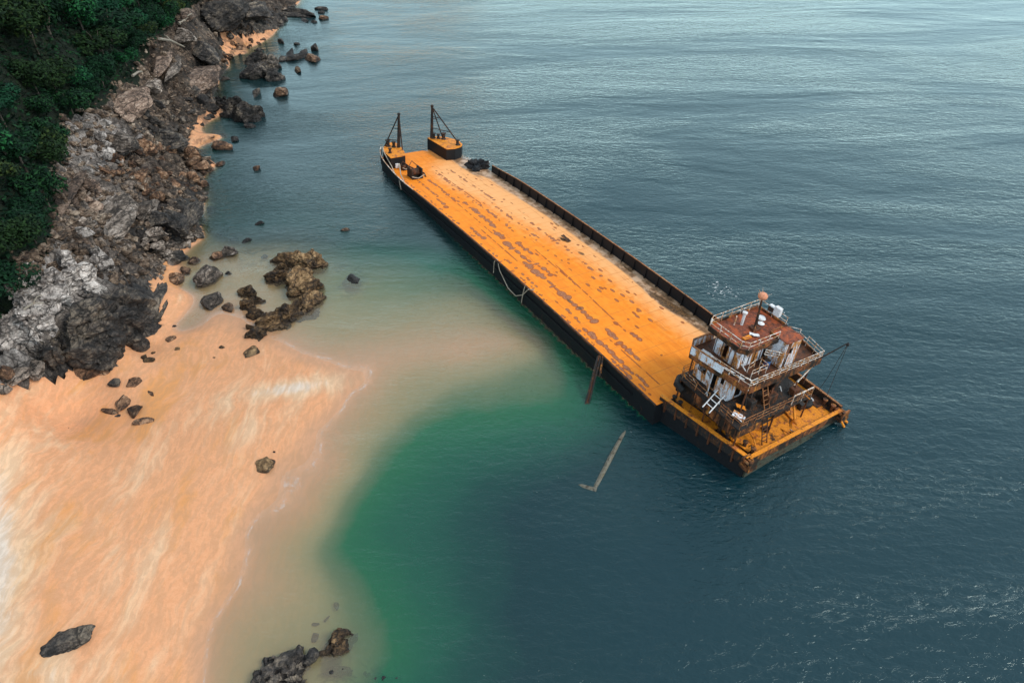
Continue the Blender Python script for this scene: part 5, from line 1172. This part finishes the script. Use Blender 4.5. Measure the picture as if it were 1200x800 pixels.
def crown_mesh(seed, nleaf=1500, lobes=9):
    rg = random.Random(seed); L = []
    for i in range(lobes):
        a = rg.uniform(0, 6.28); r = rg.uniform(.15, .75); L.append((r*math.cos(a), r*math.sin(a), rg.uniform(.25, .95), rg.uniform(.28, .5)))
    V = []; F = []; A = []
    for i in range(nleaf):
        lx, ly, lz, lr = L[rg.randrange(lobes)]
        n_ = Vector((rg.gauss(0, 1), rg.gauss(0, 1), rg.gauss(.35, 1))).normalized(); rad = lr*rg.uniform(.72, 1.08)
        c_ = Vector((lx, ly, lz))+n_*rad; c_.z = max(c_.z, .05)
        t = (n_+Vector((rg.uniform(-.8, .8), rg.uniform(-.8, .8), rg.uniform(-.3, .8)))).normalized()
        u_ = t.cross(Vector((rg.gauss(0, 1), rg.gauss(0, 1), rg.gauss(0, 1)))).normalized(); v = t.cross(u_)
        s_ = rg.uniform(.035, .075); n0 = len(V); fold = t*s_*.35
        V += [c_-u_*s_*1.5, c_-v*s_*.7-fold, c_+u_*s_*1.5, c_+v*s_*.7-fold]; F += [(n0, n0+1, n0+2, n0+3)]; A += [rg.random()]*4
    me = bpy.data.meshes.new('crown'); me.from_pydata([tuple(v) for v in V], [], F); add_attr(me, 'leaf', A); me.update(); return me
CR = [[crown_mesh(k*7+j) for j in range(4)] for k in range(1)][0]
_cm = {}
def crown_for(i, k):
    if (i, k) not in _cm: c_ = CR[i].copy(); c_.materials.append(M_LEAF[k]); _cm[(i, k)] = c_
    return _cm[(i, k)]
def trunk_mesh(seed):
    rg = random.Random(seed); mb = MB(idf); mb.tube([(0, 0, -.5), (rg.uniform(-.1, .1), rg.uniform(-.1, .1), .5), (rg.uniform(-.15, .15), rg.uniform(-.15, .15), 1)], .09, 7, .05)
    for i in range(4):
        a = i*1.57+rg.uniform(-.4, .4); mb.tube([(0, 0, .45+.1*i), (.3*math.cos(a), .3*math.sin(a), .8+.08*i), (.55*math.cos(a), .55*math.sin(a), 1.1+.05*i)], .04, 5, .015)
    o = mb.build('trunk', M_BARK); me = o.data; bpy.data.objects.remove(o); return me
TR = [trunk_mesh(i) for i in range(3)]
rg = random.Random(9); cells = []; trees = []
ext = FOREST
tries = 0
while len(trees) < 300 and tries < 90000:
    tries += 1; x_, y_ = rg.uniform(-125, -38), rg.uniform(38, 190)
    z_ = float(base_h(np.array([[x_]]), np.array([[y_]]))[0, 0])
    if z_ < 3: continue
    px_, py_ = to_px(np.array([x_, y_, z_]))
    if not (-130 < px_ < 260 and -110 < py_ < 400): continue
    if not in_poly(np.array([px_+5]), np.array([py_]), FOREST)[0]: continue
    edge = not in_poly(np.array([px_+26]), np.array([py_+6]), FOREST)[0]
    rad = rg.uniform(1.7, 2.6) if edge else rg.uniform(2.4, 4.2)
    if any((x_-a)**2+(y_-b_)**2 < ((rad+c_)*.56)**2 for a, b_, c_ in trees): continue
    trees.append((x_, y_, rad))
    k = rg.choices([0, 1, 2], [.5, .3, .2])[0]
    hgt = (rad*.35 if edge else rad*.9)
    e = bpy.data.objects.new('tree' if not edge else 'shrub', None); COL.objects.link(e); e.location = (x_, y_, z_); e.rotation_euler.z = rg.uniform(0, 6.3)
    kind_l = ['dark blue-green', 'dull olive', 'fresh green'][k]
    if edge: tag(e, f'{kind_l} bush on the forest edge right above the rocks', 'bush', f'{kind_l} bushes of the forest edge')
    else: tag(e, f'{kind_l} tree in the dense hillside forest', 'tree', f'{kind_l} trees of the hillside forest')
    c_ = bpy.data.objects.new('crown', crown_for(rg.randrange(4), k)); COL.objects.link(c_); c_.parent = e
    c_.location = (0, 0, hgt*.55); c_.scale = (rad*1.15, rad*1.15, rad*rg.uniform(.75, 1.15))
    t = bpy.data.objects.new('trunk', TR[rg.randrange(3)]); COL.objects.link(t); t.parent = e; t.scale = (rad*.55, rad*.55, hgt*.55+rad*.6)
# undergrowth: a mat of leaves over the forest floor
V = []; F = []; A = []
while len(F) < 42000:
    n_b = 2000; xs = np.array([rg.uniform(-125, -36) for _ in range(n_b)]); ys = np.array([rg.uniform(36, 190) for _ in range(n_b)])
    zs = base_h(xs[None], ys[None])[0]; px_, py_ = to_px(np.stack([xs, ys, zs], -1))
    ok = in_poly(px_+rg.uniform(-3, 3), py_, FOREST) & (px_ > -120) & (zs > 2)
    for x_, y_, z_ in zip(xs[ok], ys[ok], zs[ok]):
        t = Vector((rg.gauss(0, .6), rg.gauss(0, .6), 1)).normalized(); u_ = t.cross(Vector((rg.gauss(0, 1), rg.gauss(0, 1), rg.gauss(0, 1)))).normalized(); v = t.cross(u_)
        s_ = rg.uniform(.12, .26); c_ = Vector((x_, y_, z_+rg.uniform(.1, 1.3))); n0 = len(V)
        V += [c_-u_*s_*1.5, c_-v*s_*.8, c_+u_*s_*1.5, c_+v*s_*.8]; F.append((n0, n0+1, n0+2, n0+3)); A += [rg.random()]*4
ug = link_mesh('undergrowth', V, F, M_LEAF[0]); add_attr(ug.data, 'leaf', A); tag(ug, kind='stuff')
